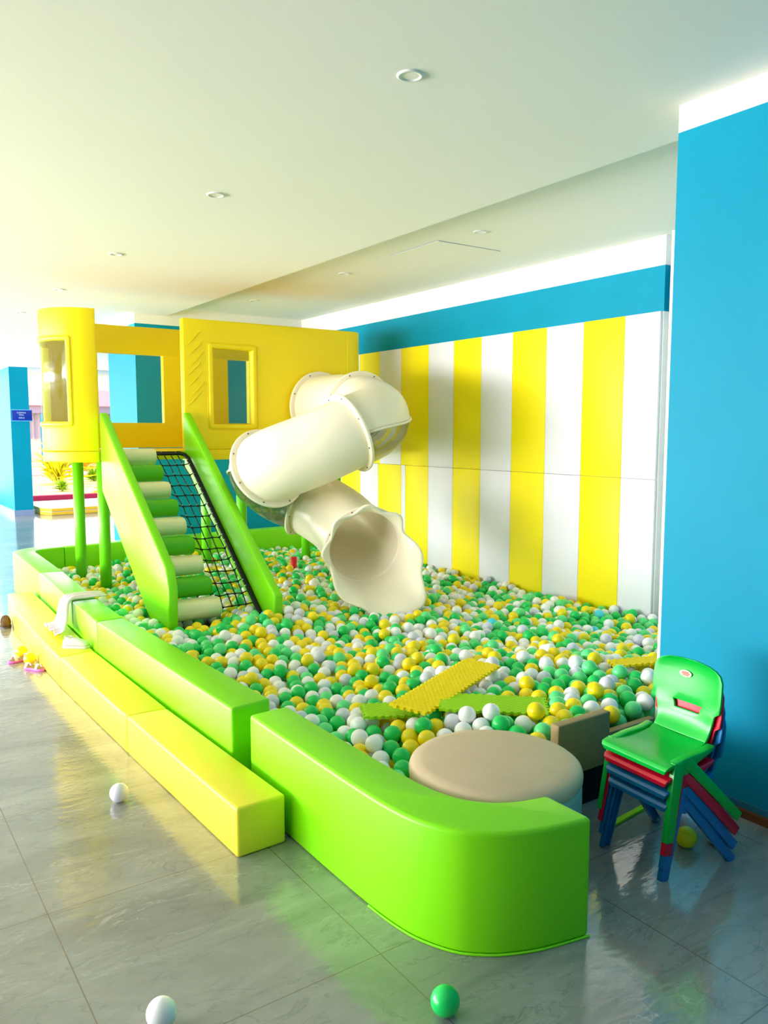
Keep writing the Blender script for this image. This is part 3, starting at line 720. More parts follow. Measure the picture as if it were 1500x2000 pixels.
# ------------------------------------------------------------------ stacked chairs
def chair(colour, key, loc, rz, label):
    m = M[key]
    t = empty('child_chair', loc, rz, label, 'chair', 'stacked plastic chairs by the blue wall')
    # seat: profile from front lip back to the bend
    def sheet(prof, widths, th, hole=None, nw=14, dish=0.0):
        bm = bmesh.new(); n = len(prof); T, B = [], []
        for i, ((x, z), (wl_, dc)) in enumerate(zip(prof, widths)):
            a = Vector(prof[max(i - 1, 0)]); b = Vector(prof[min(i + 1, n - 1)]); d = (b - a).normalized(); nn = Vector((-d.y, d.x))
            if nn.dot(Vector((1, 1))) < 0: nn = -nn
            rt, rb = [], []
            for j in range(nw + 1):
                u = -1 + 2 * j / nw; off = dc * (1 - u * u)
                rt.append(bm.verts.new((x - nn.x * off, u * wl_, z - nn.y * off))); rb.append(bm.verts.new((x - nn.x * (off + th), u * wl_, z - nn.y * (off + th))))
            T.append(rt); B.append(rb)
        H = lambda i, j: hole is not None and hole(i, j)
        S = lambda i, j: 0 <= i < n - 1 and 0 <= j < nw and not H(i, j)
        for i in range(n - 1):
            for j in range(nw):
                if not S(i, j): continue
                bm.faces.new((T[i][j], T[i][j + 1], T[i + 1][j + 1], T[i + 1][j])); bm.faces.new((B[i][j], B[i + 1][j], B[i + 1][j + 1], B[i][j + 1]))
                if not S(i, j - 1): bm.faces.new((T[i][j], T[i + 1][j], B[i + 1][j], B[i][j]))
                if not S(i, j + 1): bm.faces.new((T[i][j + 1], B[i][j + 1], B[i + 1][j + 1], T[i + 1][j + 1]))
                if not S(i - 1, j): bm.faces.new((T[i][j], B[i][j], B[i][j + 1], T[i][j + 1]))
                if not S(i + 1, j): bm.faces.new((T[i + 1][j], T[i + 1][j + 1], B[i + 1][j + 1], B[i + 1][j]))
        return bm
    sp_ = [(0.148, 0.232), (0.150, 0.248), (0.142, 0.258), (0.12, 0.262), (0.09, 0.262), (0.05, 0.259), (0.01, 0.256), (-0.03, 0.255), (-0.065, 0.258), (-0.09, 0.268)]
    sw = [(0.128, 0.0), (0.136, 0.0), (0.140, 0.001), (0.141, 0.003), (0.140, 0.005), (0.128, 0.007), (0.112, 0.008), (0.108, 0.008), (0.108, 0.008), (0.108, 0.008)]
    seat = obj('seat', sheet(sp_, sw, 0.012), m, t, bevel=0.003, segs=2)
    bp_ = [(x * 0.93 - 0.004, z) for x, z in [(-0.09, 0.268), (-0.106, 0.284), (-0.117, 0.305), (-0.122, 0.326), (-0.1245, 0.342), (-0.127, 0.355), (-0.128, 0.368), (-0.133, 0.400), (-0.140, 0.44), (-0.147, 0.475), (-0.151, 0.497), (-0.1535, 0.510), (-0.155, 0.520), (-0.156, 0.526)]]
    bw = [(0.108, 0.008), (0.108, 0.010), (0.110, 0.013), (0.114, 0.015), (0.117, 0.016), (0.120, 0.017), (0.138, 0.018), (0.141, 0.019), (0.141, 0.020), (0.139, 0.020), (0.130, 0.019), (0.112, 0.017), (0.085, 0.013), (0.045, 0.009)]
    back = obj('backrest', sheet(bp_, bw, 0.011, hole=lambda i, j: i in (4, 5) and 4 <= j <= 9), m, t, bevel=0.003, segs=2)
    def leg(side, foot, apex, wdt):
        # open channel: outer web with two flanges
        A = Vector(apex); F_ = Vector(foot); d = (F_ - A).normalized(); sd_ = Vector((0, side, 0)); f = d.cross(sd_).normalized()
        bm = bmesh.new(); o_ = sd_ - d * sd_.dot(d); o_.normalize()
        prof = [(-wdt, 0), (wdt, 0), (wdt, -0.020), (wdt - 0.005, -0.020), (wdt - 0.005, -0.005), (-wdt + 0.005, -0.005), (-wdt + 0.005, -0.020), (-wdt, -0.020)]
        rings = []
        for p, sc in ((A, 1.15), ((A + F_) / 2, 1.0), (F_, 0.92)):
            rings.append([p + f * a * sc + o_ * b for a, b in prof])
        loft(bm, rings); obj('leg', bm, m, t, bevel=0.002, segs=2)
    for s in (1, -1):
        leg(s, (0.155, s * 0.150, 0.0), (0.085, s * 0.143, 0.258), 0.021)
        leg(s, (-0.160, s * 0.185, 0.0), (0.045, s * 0.142, 0.250), 0.018)
        bm = bmesh.new()   # hub joining the legs to the seat side
        prism_axis(bm, [(0.112, 0.244), (0.098, 0.262), (0.04, 0.266), (-0.04, 0.262), (-0.095, 0.268), (-0.085, 0.250), (0.0, 0.230), (0.05, 0.205), (0.08, 0.215)], s * 0.112, s * 0.142, 'y')
        obj('side_bracket', bm, m, t, bevel=0.004, segs=2)
    return t, back
base = (2.375, 1.682)
st = [('green', 'chair_green', 'green plastic child chair with a round sticker, topmost of the stack by the blue wall'),
      ('red', 'chair_red', 'red plastic child chair second from the top of the stack, under the green one'),
      ('blue', 'chair_blue', 'blue plastic child chair directly under the red one in the stack'),
      ('blue', 'chair_blue', 'blue plastic child chair at the bottom of the stack, standing on the floor')]
for k, (c, key, lab) in enumerate(st):
    q = 3 - k
    pit = radians(1.8) * q
    t, back = chair(c, key, (base[0] + 0.004 * q, base[1] + 0.003 * q, 0.044 * q + 0.16 * sin(pit)), pi - radians(4), lab)
    t.rotation_euler[1] = pit; t.scale = (1, 0.93 + 0.038 * q, 1)
    if k == 0:
        bm = bmesh.new(); n = 24
        def stk(r1, r2, off, nm, mt):
            bm = bmesh.new(); c0 = Vector((-0.1370 + off, -0.015, 0.468)); cc = [bm.verts.new((c0.x - (r2 * sin(2 * pi * k_ / n)) * 0.18 - 0.018 * (1 - ((c0.y + r1 * cos(2 * pi * k_ / n)) / 0.14) ** 2) + 0.0, c0.y + r1 * cos(2 * pi * k_ / n), c0.z + r2 * sin(2 * pi * k_ / n))) for k_ in range(n)]
            bm.faces.new(cc); ex = bmesh.ops.extrude_face_region(bm, geom=bm.faces[:])
            for v in [v for v in ex['geom'] if isinstance(v, bmesh.types.BMVert)]: v.co.x += 0.0012
            obj(nm, bm, mt, t)
        stk(0.024, 0.012, 0.0000, 'sticker', M['sticker'])
        bm = bmesh.new()
        for zz, ww in ((0.4735, 0.013), (0.468, 0.017), (0.4625, 0.013)):
            bx(bm, -0.1545, -0.1525, -0.015 - ww, -0.015 + ww, zz - 0.0017, zz + 0.0017)
        bmesh.ops.translate(bm, verts=bm.verts[:], vec=(0.0015, 0, 0))
        obj('sticker_print', bm, M['sticker_red'], t)

# ------------------------------------------------------------------ interlocking mats
def jigsaw(w_, l_, th, step=0.032, d=0.010):
    pts = []
    def side(a, b, nx, ny):
        n = max(2, int(math.dist(a, b) / step)); out = []
        for k in range(n):
            for u, o_ in ((k + 0.0, 0), (k + 0.5, 0), (k + 0.5, 1), (k + 1.0, 1)):
                u /= n; out.append((a[0] + (b[0] - a[0]) * u + nx * d * o_, a[1] + (b[1] - a[1]) * u + ny * d * o_))
        return out
    pts += side((-l_ / 2, -w_ / 2), (l_ / 2, -w_ / 2), 0, -1)
    pts += side((l_ / 2, -w_ / 2), (l_ / 2, w_ / 2), 1, 0)
    pts += side((l_ / 2, w_ / 2), (-l_ / 2, w_ / 2), 0, 1)
    pts += side((-l_ / 2, w_ / 2), (-l_ / 2, -w_ / 2), -1, 0)
    q = []
    for p in pts:
        if not q or math.dist(p, q[-1]) > 1e-6: q.append(p)
    bm = bmesh.new(); prism(bm, q, 0, th)
    rows = int(w_ / 0.012)
    for r_ in range(rows):           # raised grip ribs
        y = -w_ / 2 + 0.008 + r_ * 0.012
        for c_ in range(int(l_ / 0.03)):
            x = -l_ / 2 + 0.012 + c_ * 0.03 + (0.015 if r_ % 2 else 0)
            if x + 0.016 < l_ / 2: bx(bm, x, x + 0.016, y, y + 0.005, th, th + 0.0012)
    return bm
MATS = []
def eva(m, loc, rot, w_, l_, label):
    o = obj('foam_mat', jigsaw(w_, l_, 0.012), m); o.location = loc; o.rotation_euler = rot
    tag(o, label, 'mat'); MATS.append((o, l_, w_)); return o
eva(M['mat_yellow'], (2.34, 2.86, 0.300), (radians(1), radians(-3), radians(21)), 0.185, 0.70, 'yellow jigsaw-edged foam mat lying aslant on the balls over the green one')
eva(M['mat_green'], (2.36, 2.565, 0.285), (radians(1), radians(1), radians(-40)), 0.20, 0.46, 'lime green jigsaw-edged foam mat lying on the balls behind the round stool')
eva(M['mat_green'], (2.03, 2.90, 0.225), (radians(1), radians(1), radians(-25)), 0.16, 0.24, 'small lime green mat corner showing left of the yellow mat')
eva(M['mat_yellow'], (3.30, 2.53, 0.330), (radians(0), radians(-3), radians(-28)), 0.10, 0.26, 'thin yellow mat piece on the balls beside the green chair back')
bm = bmesh.new(); bx(bm, -0.12, 0.12, -0.012, 0.012, 0, 0.012)
o = obj('foam_strip', bm, M['mat_green'], bevel=0.002); o.location = (2.475, 1.915, 0.0); o.rotation_euler = (0, 0, radians(6))
tag(o, 'lime foam strip lying on the floor under the stacked chairs', 'mat')

# ------------------------------------------------------------------ loose balls
RB = 0.038
def sphere_mesh(name, u, v):
    bm = bmesh.new(); bmesh.ops.create_uvsphere(bm, u_segments=u, v_segments=v, radius=RB)
    me = bpy.data.meshes.new(name); bm.to_mesh(me); bm.free()
    for p in me.polygons: p.use_smooth = True
    return me
BM = {}
for k in BALLK:
    BM[k] = sphere_mesh('ball_mesh_' + k.replace(' ', '_'), 28, 18); BM[k].materials.append(M['ball ' + k])
def ball(x, y, z, k, label, group=None):
    o = bpy.data.objects.new('plastic_ball', BM[k]); COL.objects.link(o); o.location = (x, y, z)
    o.rotation_euler = (x * 7, y * 9, x * y)
    return tag(o, label, 'ball', group)
ball(0.604, 1.867, RB, 'white', 'white plastic ball on the grey floor at the bottom edge of the photo')
ball(1.221, 1.493, RB, 'green', 'lone green plastic ball on the grey floor in front of the curved lime block')
ball(0.882, 3.176, RB, 'pale grey', 'pale lilac plastic ball on the floor left of the nearest lemon step')
ball(0.965, 5.66, RB, 'yellow', 'yellow ball touching the pink sandals, the one farther from the camera')
ball(2.466, 1.650, RB, 'yellow', 'yellow plastic ball on the floor under the stacked chairs')
ball(2.563, 1.715, RB, 'pale grey', 'left one of two pale balls on the floor behind the stacked chairs')
ball(2.575, 1.605, RB, 'pale grey', 'right one of two pale balls on the floor behind the stacked chairs')

# ------------------------------------------------------------------ cloth, sneaker, sandals, slippers
def cloth():
    bm = bmesh.new(); nu, nv = 44, 18
    P = [(1.475, 5.50, 0.388), (1.40, 5.505, 0.392), (1.33, 5.51, 0.389), (1.262, 5.51, 0.388), (1.232, 5.50, 0.372), (1.222, 5.49, 0.33), (1.210, 5.475, 0.26), (1.185, 5.46, 0.214), (1.15, 5.44, 0.198), (1.105, 5.42, 0.196)]
    W = [0.07, 0.08, 0.075, 0.075, 0.085, 0.10, 0.13, 0.165, 0.19, 0.20]
    cl = catmull(P, nu // (len(P) - 1) + 1); rings = []
    for i, c in enumerate(cl):
        u = i / (len(cl) - 1); k = u * (len(W) - 1); a = int(min(k, len(W) - 2)); wd = W[a] + (W[a + 1] - W[a]) * (k - a)
        tn = (cl[min(i + 1, len(cl) - 1)] - cl[max(i - 1, 0)]).normalized(); nn = tn.cross(Vector((0, 1, 0)))
        if nn.z < 0 or (abs(nn.z) < .3 and nn.x > 0): nn = -nn
        amp = 0.010 + 0.022 * min(1, u * 1.4); row = []
        for j in range(nv + 1):
            v = -1 + 2 * j / nv
            o_ = amp * (0.5 + 0.5 * sin(v * 9 + u * 4)) + amp * 0.4 * (1 + sin(v * 17 - u * 5)) * 0.5
            p = c + Vector((0, v * wd, 0)) + nn * o_
            if u > 0.93: p.z = max(0.19, p.z - 0.004 * (0.5 + 0.5 * sin(v * 12)))
            row.append(p)
        rings.append(row)
    loft(bm, rings, False, False)
    o = obj('cloth', bm, M['cloth'], smooth=True)
    s = o.modifiers.new('t', 'SOLIDIFY'); s.thickness = 0.003; s.offset = 1
    tag(o, 'crumpled white cloth draped over the green border onto the lemon step', 'cloth')
cloth()

def shoe():
    t = empty('sneaker', (1.160, 4.99, 0.185), radians(-38), 'small white sneaker sitting on the lemon step against the green border', 'shoe')
    def sole(sc, z0, z1):
        out = [(-0.075, -0.024), (-0.05, -0.029), (0, -0.028), (0.04, -0.034), (0.07, -0.028), (0.085, -0.008), (0.083, 0.012), (0.065, 0.030), (0.03, 0.033), (-0.02, 0.028), (-0.055, 0.028), (-0.078, 0.018), (-0.083, -0.004)]
        bm = bmesh.new(); prism(bm, [(x * sc, y * sc) for x, y in out], z0, z1); return bm
    obj('sole', sole(1.03, 0, 0.016), M['shoe'], t, bevel=0.004)
    bm = bmesh.new(); rings = []
    for x, w_, h in ((-0.080, 0.018, 0.035), (-0.07, 0.026, 0.050), (-0.045, 0.028, 0.054), (-0.02, 0.029, 0.056), (0.01, 0.031, 0.052), (0.04, 0.034, 0.040), (0.065, 0.031, 0.032), (0.082, 0.018, 0.020)):
        rings.append([(x, w_ * cos(a), 0.012 + h * max(0, sin(a)) ** 0.8) for a in [pi * k / 12 for k in range(13)]])
    loft(bm, rings, True); up = obj('upper', bm, M['shoe'], t, smooth=True, sub=1)
    bm = bmesh.new()
    for k in range(4):
        x = -0.004 + k * 0.013; z = 0.063 - k * 0.0055
        tube(bm, [(x, -0.016, z - 0.006), (x, 0, z + 0.001), (x, 0.016, z - 0.006)], 0.0025, 6)
    obj('laces', bm, M['shoe_dark'], t)
    bm = bmesh.new(); tube(bm, [(-0.048 + 0.022 * cos(a), 0.019 * sin(a), 0.066) for a in [2 * pi * k / 16 for k in range(17)]], 0.004, 6); obj('collar', bm, M['cloth'], t)
shoe()

def sandal(loc, rz, label, tilt=0):
    t = empty('sandal', loc, rz, label, 'sandal', 'pink sandals beside the steps')
    out = [(-0.07, -0.016), (-0.05, -0.026), (-0.01, -0.023), (0.03, -0.029), (0.062, -0.025), (0.078, -0.006), (0.074, 0.014), (0.05, 0.028), (0.01, 0.026), (-0.03, 0.025), (-0.06, 0.024), (-0.074, 0.008)]
    o2 = smooth2(out + [out[0]], 4)[:-1]
    bm = bmesh.new(); prism(bm, o2, 0.0, 0.016); obj('sole', bm, M['pink'], t, bevel=0.004)
    bm = bmesh.new(); prism(bm, [(x * .86, y * .82) for x, y in o2], 0.0155, 0.0185); obj('insole', bm, M['insole'], t)
    for x, w_, m_ in ((0.035, 0.028, 'pink_pale'), (-0.05, 0.024, 'pink_pale')):
        bm = bmesh.new(); rings = []
        for k in range(13):
            a = pi * k / 12; y = w_ * cos(a); z = 0.012 + 0.032 * sin(a)
            rings.append([(x - 0.009, y, z), (x + 0.009, y, z), (x + 0.009, y * .93, z - 0.003), (x - 0.009, y * .93, z - 0.003)])
        loft(bm, rings); obj('strap', bm, M[m_], t, smooth=True)
sandal((0.935, 5.56, 0), radians(-160), 'pink and white sandal lying farther from the lemon step under the yellow ball')
sandal((0.975, 5.30, 0), radians(-55), 'pink sandal with tan insole lying against the lemon step')
ballst = [(0.96, 5.45)]
ball(0.975, 5.445, RB, 'yellow', 'partly hidden yellow ball between the two pink sandals')

def slipper(loc, rz, label, sc=1.0):
    t = empty('fuzzy_slipper', loc, rz, label, 'slipper', 'brown slippers by the lemon step')
    bm = bmesh.new(); rings = []
    rg = random.Random(int(loc[1] * 100))
    for x, w_, h in ((-0.07, 0.02, 0.03), (-0.055, 0.032, 0.05), (-0.02, 0.036, 0.055), (0.015, 0.040, 0.085), (0.045, 0.040, 0.075), (0.07, 0.03, 0.05), (0.082, 0.012, 0.03)):
        rings.append([(x * sc, w_ * sc * cos(a), 0.008 + (h * sc) * max(0.0, sin(a)) ** .8 + rg.uniform(-.004, .004)) for a in [pi * k / 12 for k in range(13)]])
    loft(bm, rings, True); obj('upper', bm, M['brown'], t, smooth=True, sub=1)
    bm = bmesh.new(); prism(bm, [(0.08 * sc * cos(a), 0.040 * sc * sin(a)) for a in [2 * pi * k / 20 for k in range(20)]], 0, 0.012); obj('sole', bm, M['shoe_dark'], t)
slipper((1.025, 6.62, 0), radians(80), 'brown fuzzy slipper touching the far end of the lemon step')
slipper((0.94, 6.72, 0), radians(100), 'brown fuzzy slipper at the left edge of the photo, beside its twin', 0.9)

# ------------------------------------------------------------------ sign on the far column
t = empty('wall_sign', (2.795, 15.31, 1.775), 0, 'small dark blue sign with white lettering on the far blue column', 'sign')
bm = bmesh.new(); bx(bm, -0.165, 0.165, -0.02, -0.004, -0.098, 0.098); obj('sign_plate', bm, M['sign'], t, bevel=0.003)
bm = bmesh.new(); bx(bm, -0.17, 0.17, -0.022, -0.002, 0.090, 0.104); bx(bm, -0.17, 0.17, -0.022, -0.002, -0.104, -0.090); obj('sign_edge', bm, M['sign_edge'], t)
def text(body, size, loc, parent, m):
    cu = bpy.data.curves.new('lettering', 'FONT'); cu.body = body; cu.size = size; cu.align_x = 'CENTER'; cu.align_y = 'CENTER'; cu.extrude = 0.001; cu.space_character = 1.05
    tmp = bpy.data.objects.new('tmp', cu); COL.objects.link(tmp); bpy.context.view_layer.update()
    me = bpy.data.meshes.new_from_object(tmp.evaluated_get(bpy.context.evaluated_depsgraph_get()))
    bpy.data.objects.remove(tmp)
    o = bpy.data.objects.new('lettering', me); COL.objects.link(o); o.parent = parent; o.location = loc; o.rotation_euler = (pi / 2, 0, 0)
    me.materials.clear(); me.materials.append(m); return o
text('SLEEPING', 0.034, (-0.01, -0.022, 0.045), t, M['sign_text'])
text('HALL', 0.034, (-0.01, -0.022, 0.008), t, M['sign_text'])
text('GIRLS', 0.036, (-0.01, -0.022, -0.043), t, M['sign_text'])

# ------------------------------------------------------------------ gym mats at the far opening, garden beyond
for k in range(2):
    bm = bmesh.new(); z = 0.065 * k
    prism(bm, [(3.16, 15.02), (5.0, 15.2), (5.0, 16.9), (3.03, 16.7), (3.03, 15.3)], z, z + 0.062)
    for f in bm.faces: f.material_index = 1 if abs(f.normal.z) < 0.5 else 0
    bm.normal_update()
    for f in bm.faces: f.material_index = 1 if abs(f.normal.z) < 0.5 else 0
    o = obj('gym_mat', bm, [M['gym_white'], M['gym_yellow']])
    b = o.modifiers.new('b', 'BEVEL'); b.width = 0.012; b.segments = 2
    tag(o, 'gym mat with white top and yellow sides, ' + ('lower of the two by the far opening' if k == 0 else 'upper of the two by the far opening'), 'mat', 'gym mats stacked by the far opening')
bm = bmesh.new(); bx(bm, -6, 16, 18.46, 18.70, -0.15, 0.10); o = obj('garden_kerb', bm, M['kerb_red']); tag(o, 'low dark red kerb between the hall floor and the garden', 'kerb')
bm = bmesh.new()
bx(bm, -60, -4.001, -30, 120, -0.30, -0.16); bx(bm, -4.001, 80, 18.71, 120, -0.30, -0.10)
o = obj('ground', bm, M['grass']); o['kind'] = 'structure'
bm = bmesh.new(); prism(bm, [(-4, 34.0), (26, 23.5), (26, 27.5), (-4, 41.0)], -0.11, -0.06); o = obj('garden_path', bm, M['path_pink']); tag(o, 'pink paved path crossing the sunlit garden', 'path')
bd = empty('garden_building', (14, 46, -0.1), 0, 'distant low building with a pink roof and slatted lilac walls beyond the garden', 'building')
bm = bmesh.new(); bx(bm, -10, 14, 0, 6, 0, 2.6); obj('wall', bm, M['bld'], bd)
bm = bmesh.new()
vs = [bm.verts.new(p) for p in ((-10.6, -0.8, 2.95), (14.6, -0.8, 2.95), (14.6, 6.8, 2.95), (-10.6, 6.8, 2.95), (-9.8, 3, 4.0), (13.8, 3, 4.0))]
for f in ((0, 1, 5, 4), (1, 2, 5), (2, 3, 4, 5), (3, 0, 4), (0, 3, 2, 1)): bm.faces.new([vs[i] for i in f])
obj('roof', bm, M['roof_pink'], bd)
bm = bmesh.new(); bx(bm, -10.5, 14.5, -0.6, -0.2, 2.55, 2.95); obj('eave', bm, M['slat'], bd)
bm = bmesh.new()
for k in range(80): bx(bm, -9.8 + k * 0.3, -9.68 + k * 0.3, -0.12, 0, 1.2, 2.5)
obj('lattice', bm, M['slat'], bd)
bm = bmesh.new(); bx(bm, 8.2, 9.6, 40, 40.6, -0.1, 2.3); o = obj('garden_shed', bm, M['teal_paint'], bevel=0.05); tag(o, 'small teal box-like hut standing in the garden', 'hut')
def bush(x, y, s, k, label, tall=1.0):
    rg = random.Random(k)
    t = empty('garden_plant', (x, y, -0.1), 0, label, 'plant', 'sunlit garden plants')
    bm = bmesh.new()
    for q in range(110):
        a = rg.uniform(0, 2 * pi); el = rg.uniform(0.2, 1.4); L_ = s * rg.uniform(0.5, 1.0)
        b0 = Vector((rg.uniform(-.15, .15) * s, rg.uniform(-.15, .15) * s, s * 0.3 * rg.random() * tall)); d = Vector((cos(a) * cos(el), sin(a) * cos(el), sin(el) * tall))
        sd_ = Vector((-sin(a), cos(a), 0)) * s * 0.07
        m1 = b0 + d * L_ * 0.6; e1 = b0 + d * L_ + Vector((cos(a), sin(a), -0.6)) * 0.15 * s
        v = [bm.verts.new(p) for p in (b0, m1 - sd_, e1, m1 + sd_)]; bm.faces.new(v)
    obj('foliage', bm, M['leaf2' if k % 2 else 'leaf'], t)
    bm = bmesh.new(); tube(bm, [(0, 0, 0), (0, 0, s * 0.35 * tall)], s * 0.04, 6); obj('stem', bm, M['trunk'], t)
bush(5.6, 25.5, 1.1, 1, 'spiky yellow-green plant beside the far blue column', 1.3)
bush(8.2, 33, 1.3, 3, 'yellow shrub behind the spiky plant in the garden', 1.2)
bush(5.0, 22.4, 0.35, 4, 'low green plant near the red kerb, left of the tower pole')
bush(6.0, 22.0, 0.4, 5, 'low yellow plant near the red kerb, right of the tower pole')
bush(6.9, 26.5, 0.5, 6, 'green plant in the middle of the sunlit garden bed')
bush(5.5, 20.6, 0.25, 7, 'smallest yellow plant just beyond the red kerb')

# ------------------------------------------------------------------ ball pit
def build_balls():
    rs = np.random.RandomState(11)
    X0, X1, Y0, Y1 = 1.38, 4.93, 1.98, 8.4
    res = 0.008
    nx, ny = int((X1 - X0) / res), int((Y1 - Y0) / res)
    gx = X0 + (np.arange(nx) + .5) * res; gy = Y0 + (np.arange(ny) + .5) * res
    XX, YY = np.meshgrid(gx, gy, indexing='ij')
    sm = lambda t: np.clip(t, 0, 1) ** 2 * (3 - 2 * np.clip(t, 0, 1))
    top = 0.178 - 0.045 * sm((XX - 3.2) / 1.2) + 0.03 * np.exp(-((XX - 2.1) ** 2 + (YY - 5.1) ** 2) / 0.5) + 0.140 * np.exp(-(np.maximum(YY - 2.2, 0) / 0.8) ** 2) * sm((XX - 1.75) / 0.6) + 0.05 * np.exp(-((XX - 2.9) ** 2 + (YY - 3.1) ** 2) / 0.35)
    top += 0.05 * np.exp(-((XX - 2.35) ** 2 + (YY - 4.75) ** 2) / 0.10)
    top += 0.02 * np.sin(XX * 5 + 1) * np.sin(YY * 4)
    base = np.maximum(top - 0.125, 0.0) + RB
    bad = np.zeros_like(XX, bool)
    # border inner edge
    inx = np.interp(YY, [1.6, 1.9, 2.3, 2.87, 2.99, 4.83, 6.74, 7.9], [1.62, 1.52, 1.495, 1.49, 1.474, 1.407, 1.488, 1.532])
    bad |= XX < inx + RB
    yb = 8.155 + (XX - 1.823) * 0.0688
    bad |= YY > yb - RB
    bad |= XX > XW - 0.025 - RB
    bad |= (XX - 1.825) ** 2 + (YY - 1.972) ** 2 < (0.299 + RB) ** 2
    bad |= (YY < np.where(XX < 2.2, 2.04, 2.125) + RB)
    bad |= (XX > 5.0)
    cr = (XX < 1.72) & (YY > 7.9); bad |= cr & ((XX - 1.70) ** 2 + (YY - 7.95) ** 2 > 0.15 ** 2)
    for (px, py) in [(1.816, 7.5), (1.884, 6.95), (3.022, 7.5), (3.157, 6.95), (4.149, 7.5), (4.20, 6.95), (3.68, 6.9)]:
        bad |= (XX - px) ** 2 + (YY - py) ** 2 < (0.050 + RB) ** 2
    bad |= (XX > 1.775 - RB) & (XX < 1.845 + RB) & (YY > 5.08 - RB) & (YY < 5.72)
    bad |= (XX > 2.475 - RB) & (XX < 2.545 + RB) & (YY > 4.93 - RB) & (YY < 5.55)
    bad |= (XX > 1.84) & (XX < 2.19 + RB) & (YY > 5.14 - RB) & (YY < 5.46)
    Hf = base.copy(); BIG = 1e3; Hf[bad] = BIG
    R2 = int(2 * RB / res) + 1
    ox, oy = np.meshgrid(np.arange(-R2, R2 + 1), np.arange(-R2, R2 + 1), indexing='ij')
    dd = (ox ** 2 + oy ** 2) * res * res; capm = dd < (2 * RB) ** 2
    cap = np.where(capm, np.sqrt(np.maximum((2 * RB) ** 2 - dd, 0)), -BIG)
    good = np.argwhere(~bad); out = []
    target = int(len(good) * res * res / 0.0058 * 3.0)
    tries = 0
    while len(out) < target and tries < target * 2:
        tries += 1
        i, j = good[rs.randint(len(good))]
        for _ in range(30):
            a0, a1, b0, b1 = max(i - 3, 0), min(i + 4, nx), max(j - 3, 0), min(j + 4, ny)
            wn = Hf[a0:a1, b0:b1]; k = int(wn.argmin()); ii, jj = a0 + k // wn.shape[1], b0 + k % wn.shape[1]
            if Hf[ii, jj] >= Hf[i, j] - 1e-6: break
            i, j = ii, jj
        z = Hf[i, j]
        if z > top[i, j] + 0.012: continue
        out.append((gx[i], gy[j], z))
        a0, a1, b0, b1 = max(i - R2, 0), min(i + R2 + 1, nx), max(j - R2, 0), min(j + R2 + 1, ny)
        c = cap[a0 - i + R2:a1 - i + R2, b0 - j + R2:b1 - j + R2]
        Hf[a0:a1, b0:b1] = np.maximum(Hf[a0:a1, b0:b1], np.where(c > 0, z + c, -BIG))
    P = np.array(out)
    # remove what would pass through mats
    bpy.context.view_layer.update()
    keep = np.ones(len(P), bool)
    for o, l_, w_ in MATS:
        inv = np.array(o.matrix_world.inverted())
        q = P @ inv[:3, :3].T + inv[:3, 3]
        dx = np.maximum(np.abs(q[:, 0]) - l_ / 2 - 0.01, 0); dy = np.maximum(np.abs(q[:, 1]) - w_ / 2 - 0.01, 0); dz = np.maximum(np.abs(q[:, 2] - 0.006) - 0.006, 0)
        keep &= ~((dx ** 2 + dy ** 2 + dz ** 2 < (RB * 0.9) ** 2))
        keep &= ~((dx + dy < 1e-6) & (q[:, 2] > 0))
    # slide mouth region
    t_, s_, u_ = frame(iI)
    for i in list(range(iG, iI + 1, 4)):
        c = np.array(CL[i]); keep &= ((P - c) ** 2).sum(1) > (RT + 0.02 + RB) ** 2
    c = np.array(CL[iI])
    for l_ in np.arange(0, 0.50, 0.04):
        q = P - (c + np.array(t_) * l_); ax = q @ np.array(t_); rad = np.sqrt(np.maximum((q ** 2).sum(1) - ax ** 2, 0))
        keep &= ~((np.abs(ax) < 0.05) & (rad < RT + 0.075 + RB * 0.7))
    P = P[keep]
    cols = rs.choice(6, len(P), p=[0.22, 0.13, 0.275, 0.275, 0.095, 0.005])
    return P, cols, top, gx, gy
P, cols, TOP, gx, gy = build_balls()
# extra balls resting higher: beside the stool, on the mats, and the heap by the ramp
extra = []
# visible size ranking: painter's count on a coarse image plus a ray test against everything built so far
def proj(P):
    f0 = np.array([sin(YAW), cos(YAW), 0]); r_ = np.array([cos(YAW), -sin(YAW), 0]); zz = np.array([0, 0, 1.])
    fw = f0 * cos(TILT) - zz * sin(TILT); up = f0 * sin(TILT) + zz * cos(TILT)
    q = P - np.array([0, 0, CAM_H]); d = q @ fw
    return 750 + FPX * (q @ r_) / d, 1000 - FPX * (q @ up) / d, d
px, py, dp = proj(P)
Wd, Hd = 750, 1000
ib = np.full((Hd, Wd), -1, np.int32); order = np.argsort(-dp)
for k in order:
    cx, cy, r_ = px[k] / 2, py[k] / 2, FPX * RB / dp[k] / 2
    x0, x1, y0, y1 = int(cx - r_), int(cx + r_) + 2, int(cy - r_), int(cy + r_) + 2
    x0, y0 = max(x0, 0), max(y0, 0); x1, y1 = min(x1, Wd), min(y1, Hd)
    if x0 >= x1 or y0 >= y1: continue
    yy, xx = np.ogrid[y0:y1, x0:x1]
    mk = (xx - cx) ** 2 + (yy - cy) ** 2 <= r_ * r_
    ib[y0:y1, x0:x1][mk] = k
cnt = np.bincount(ib[ib >= 0], minlength=len(P))
dg = bpy.context.evaluated_depsgraph_get(); dg.update()
co = Vector((0, 0, CAM_H)); cand = np.argsort(-cnt)[:1500]; score = []
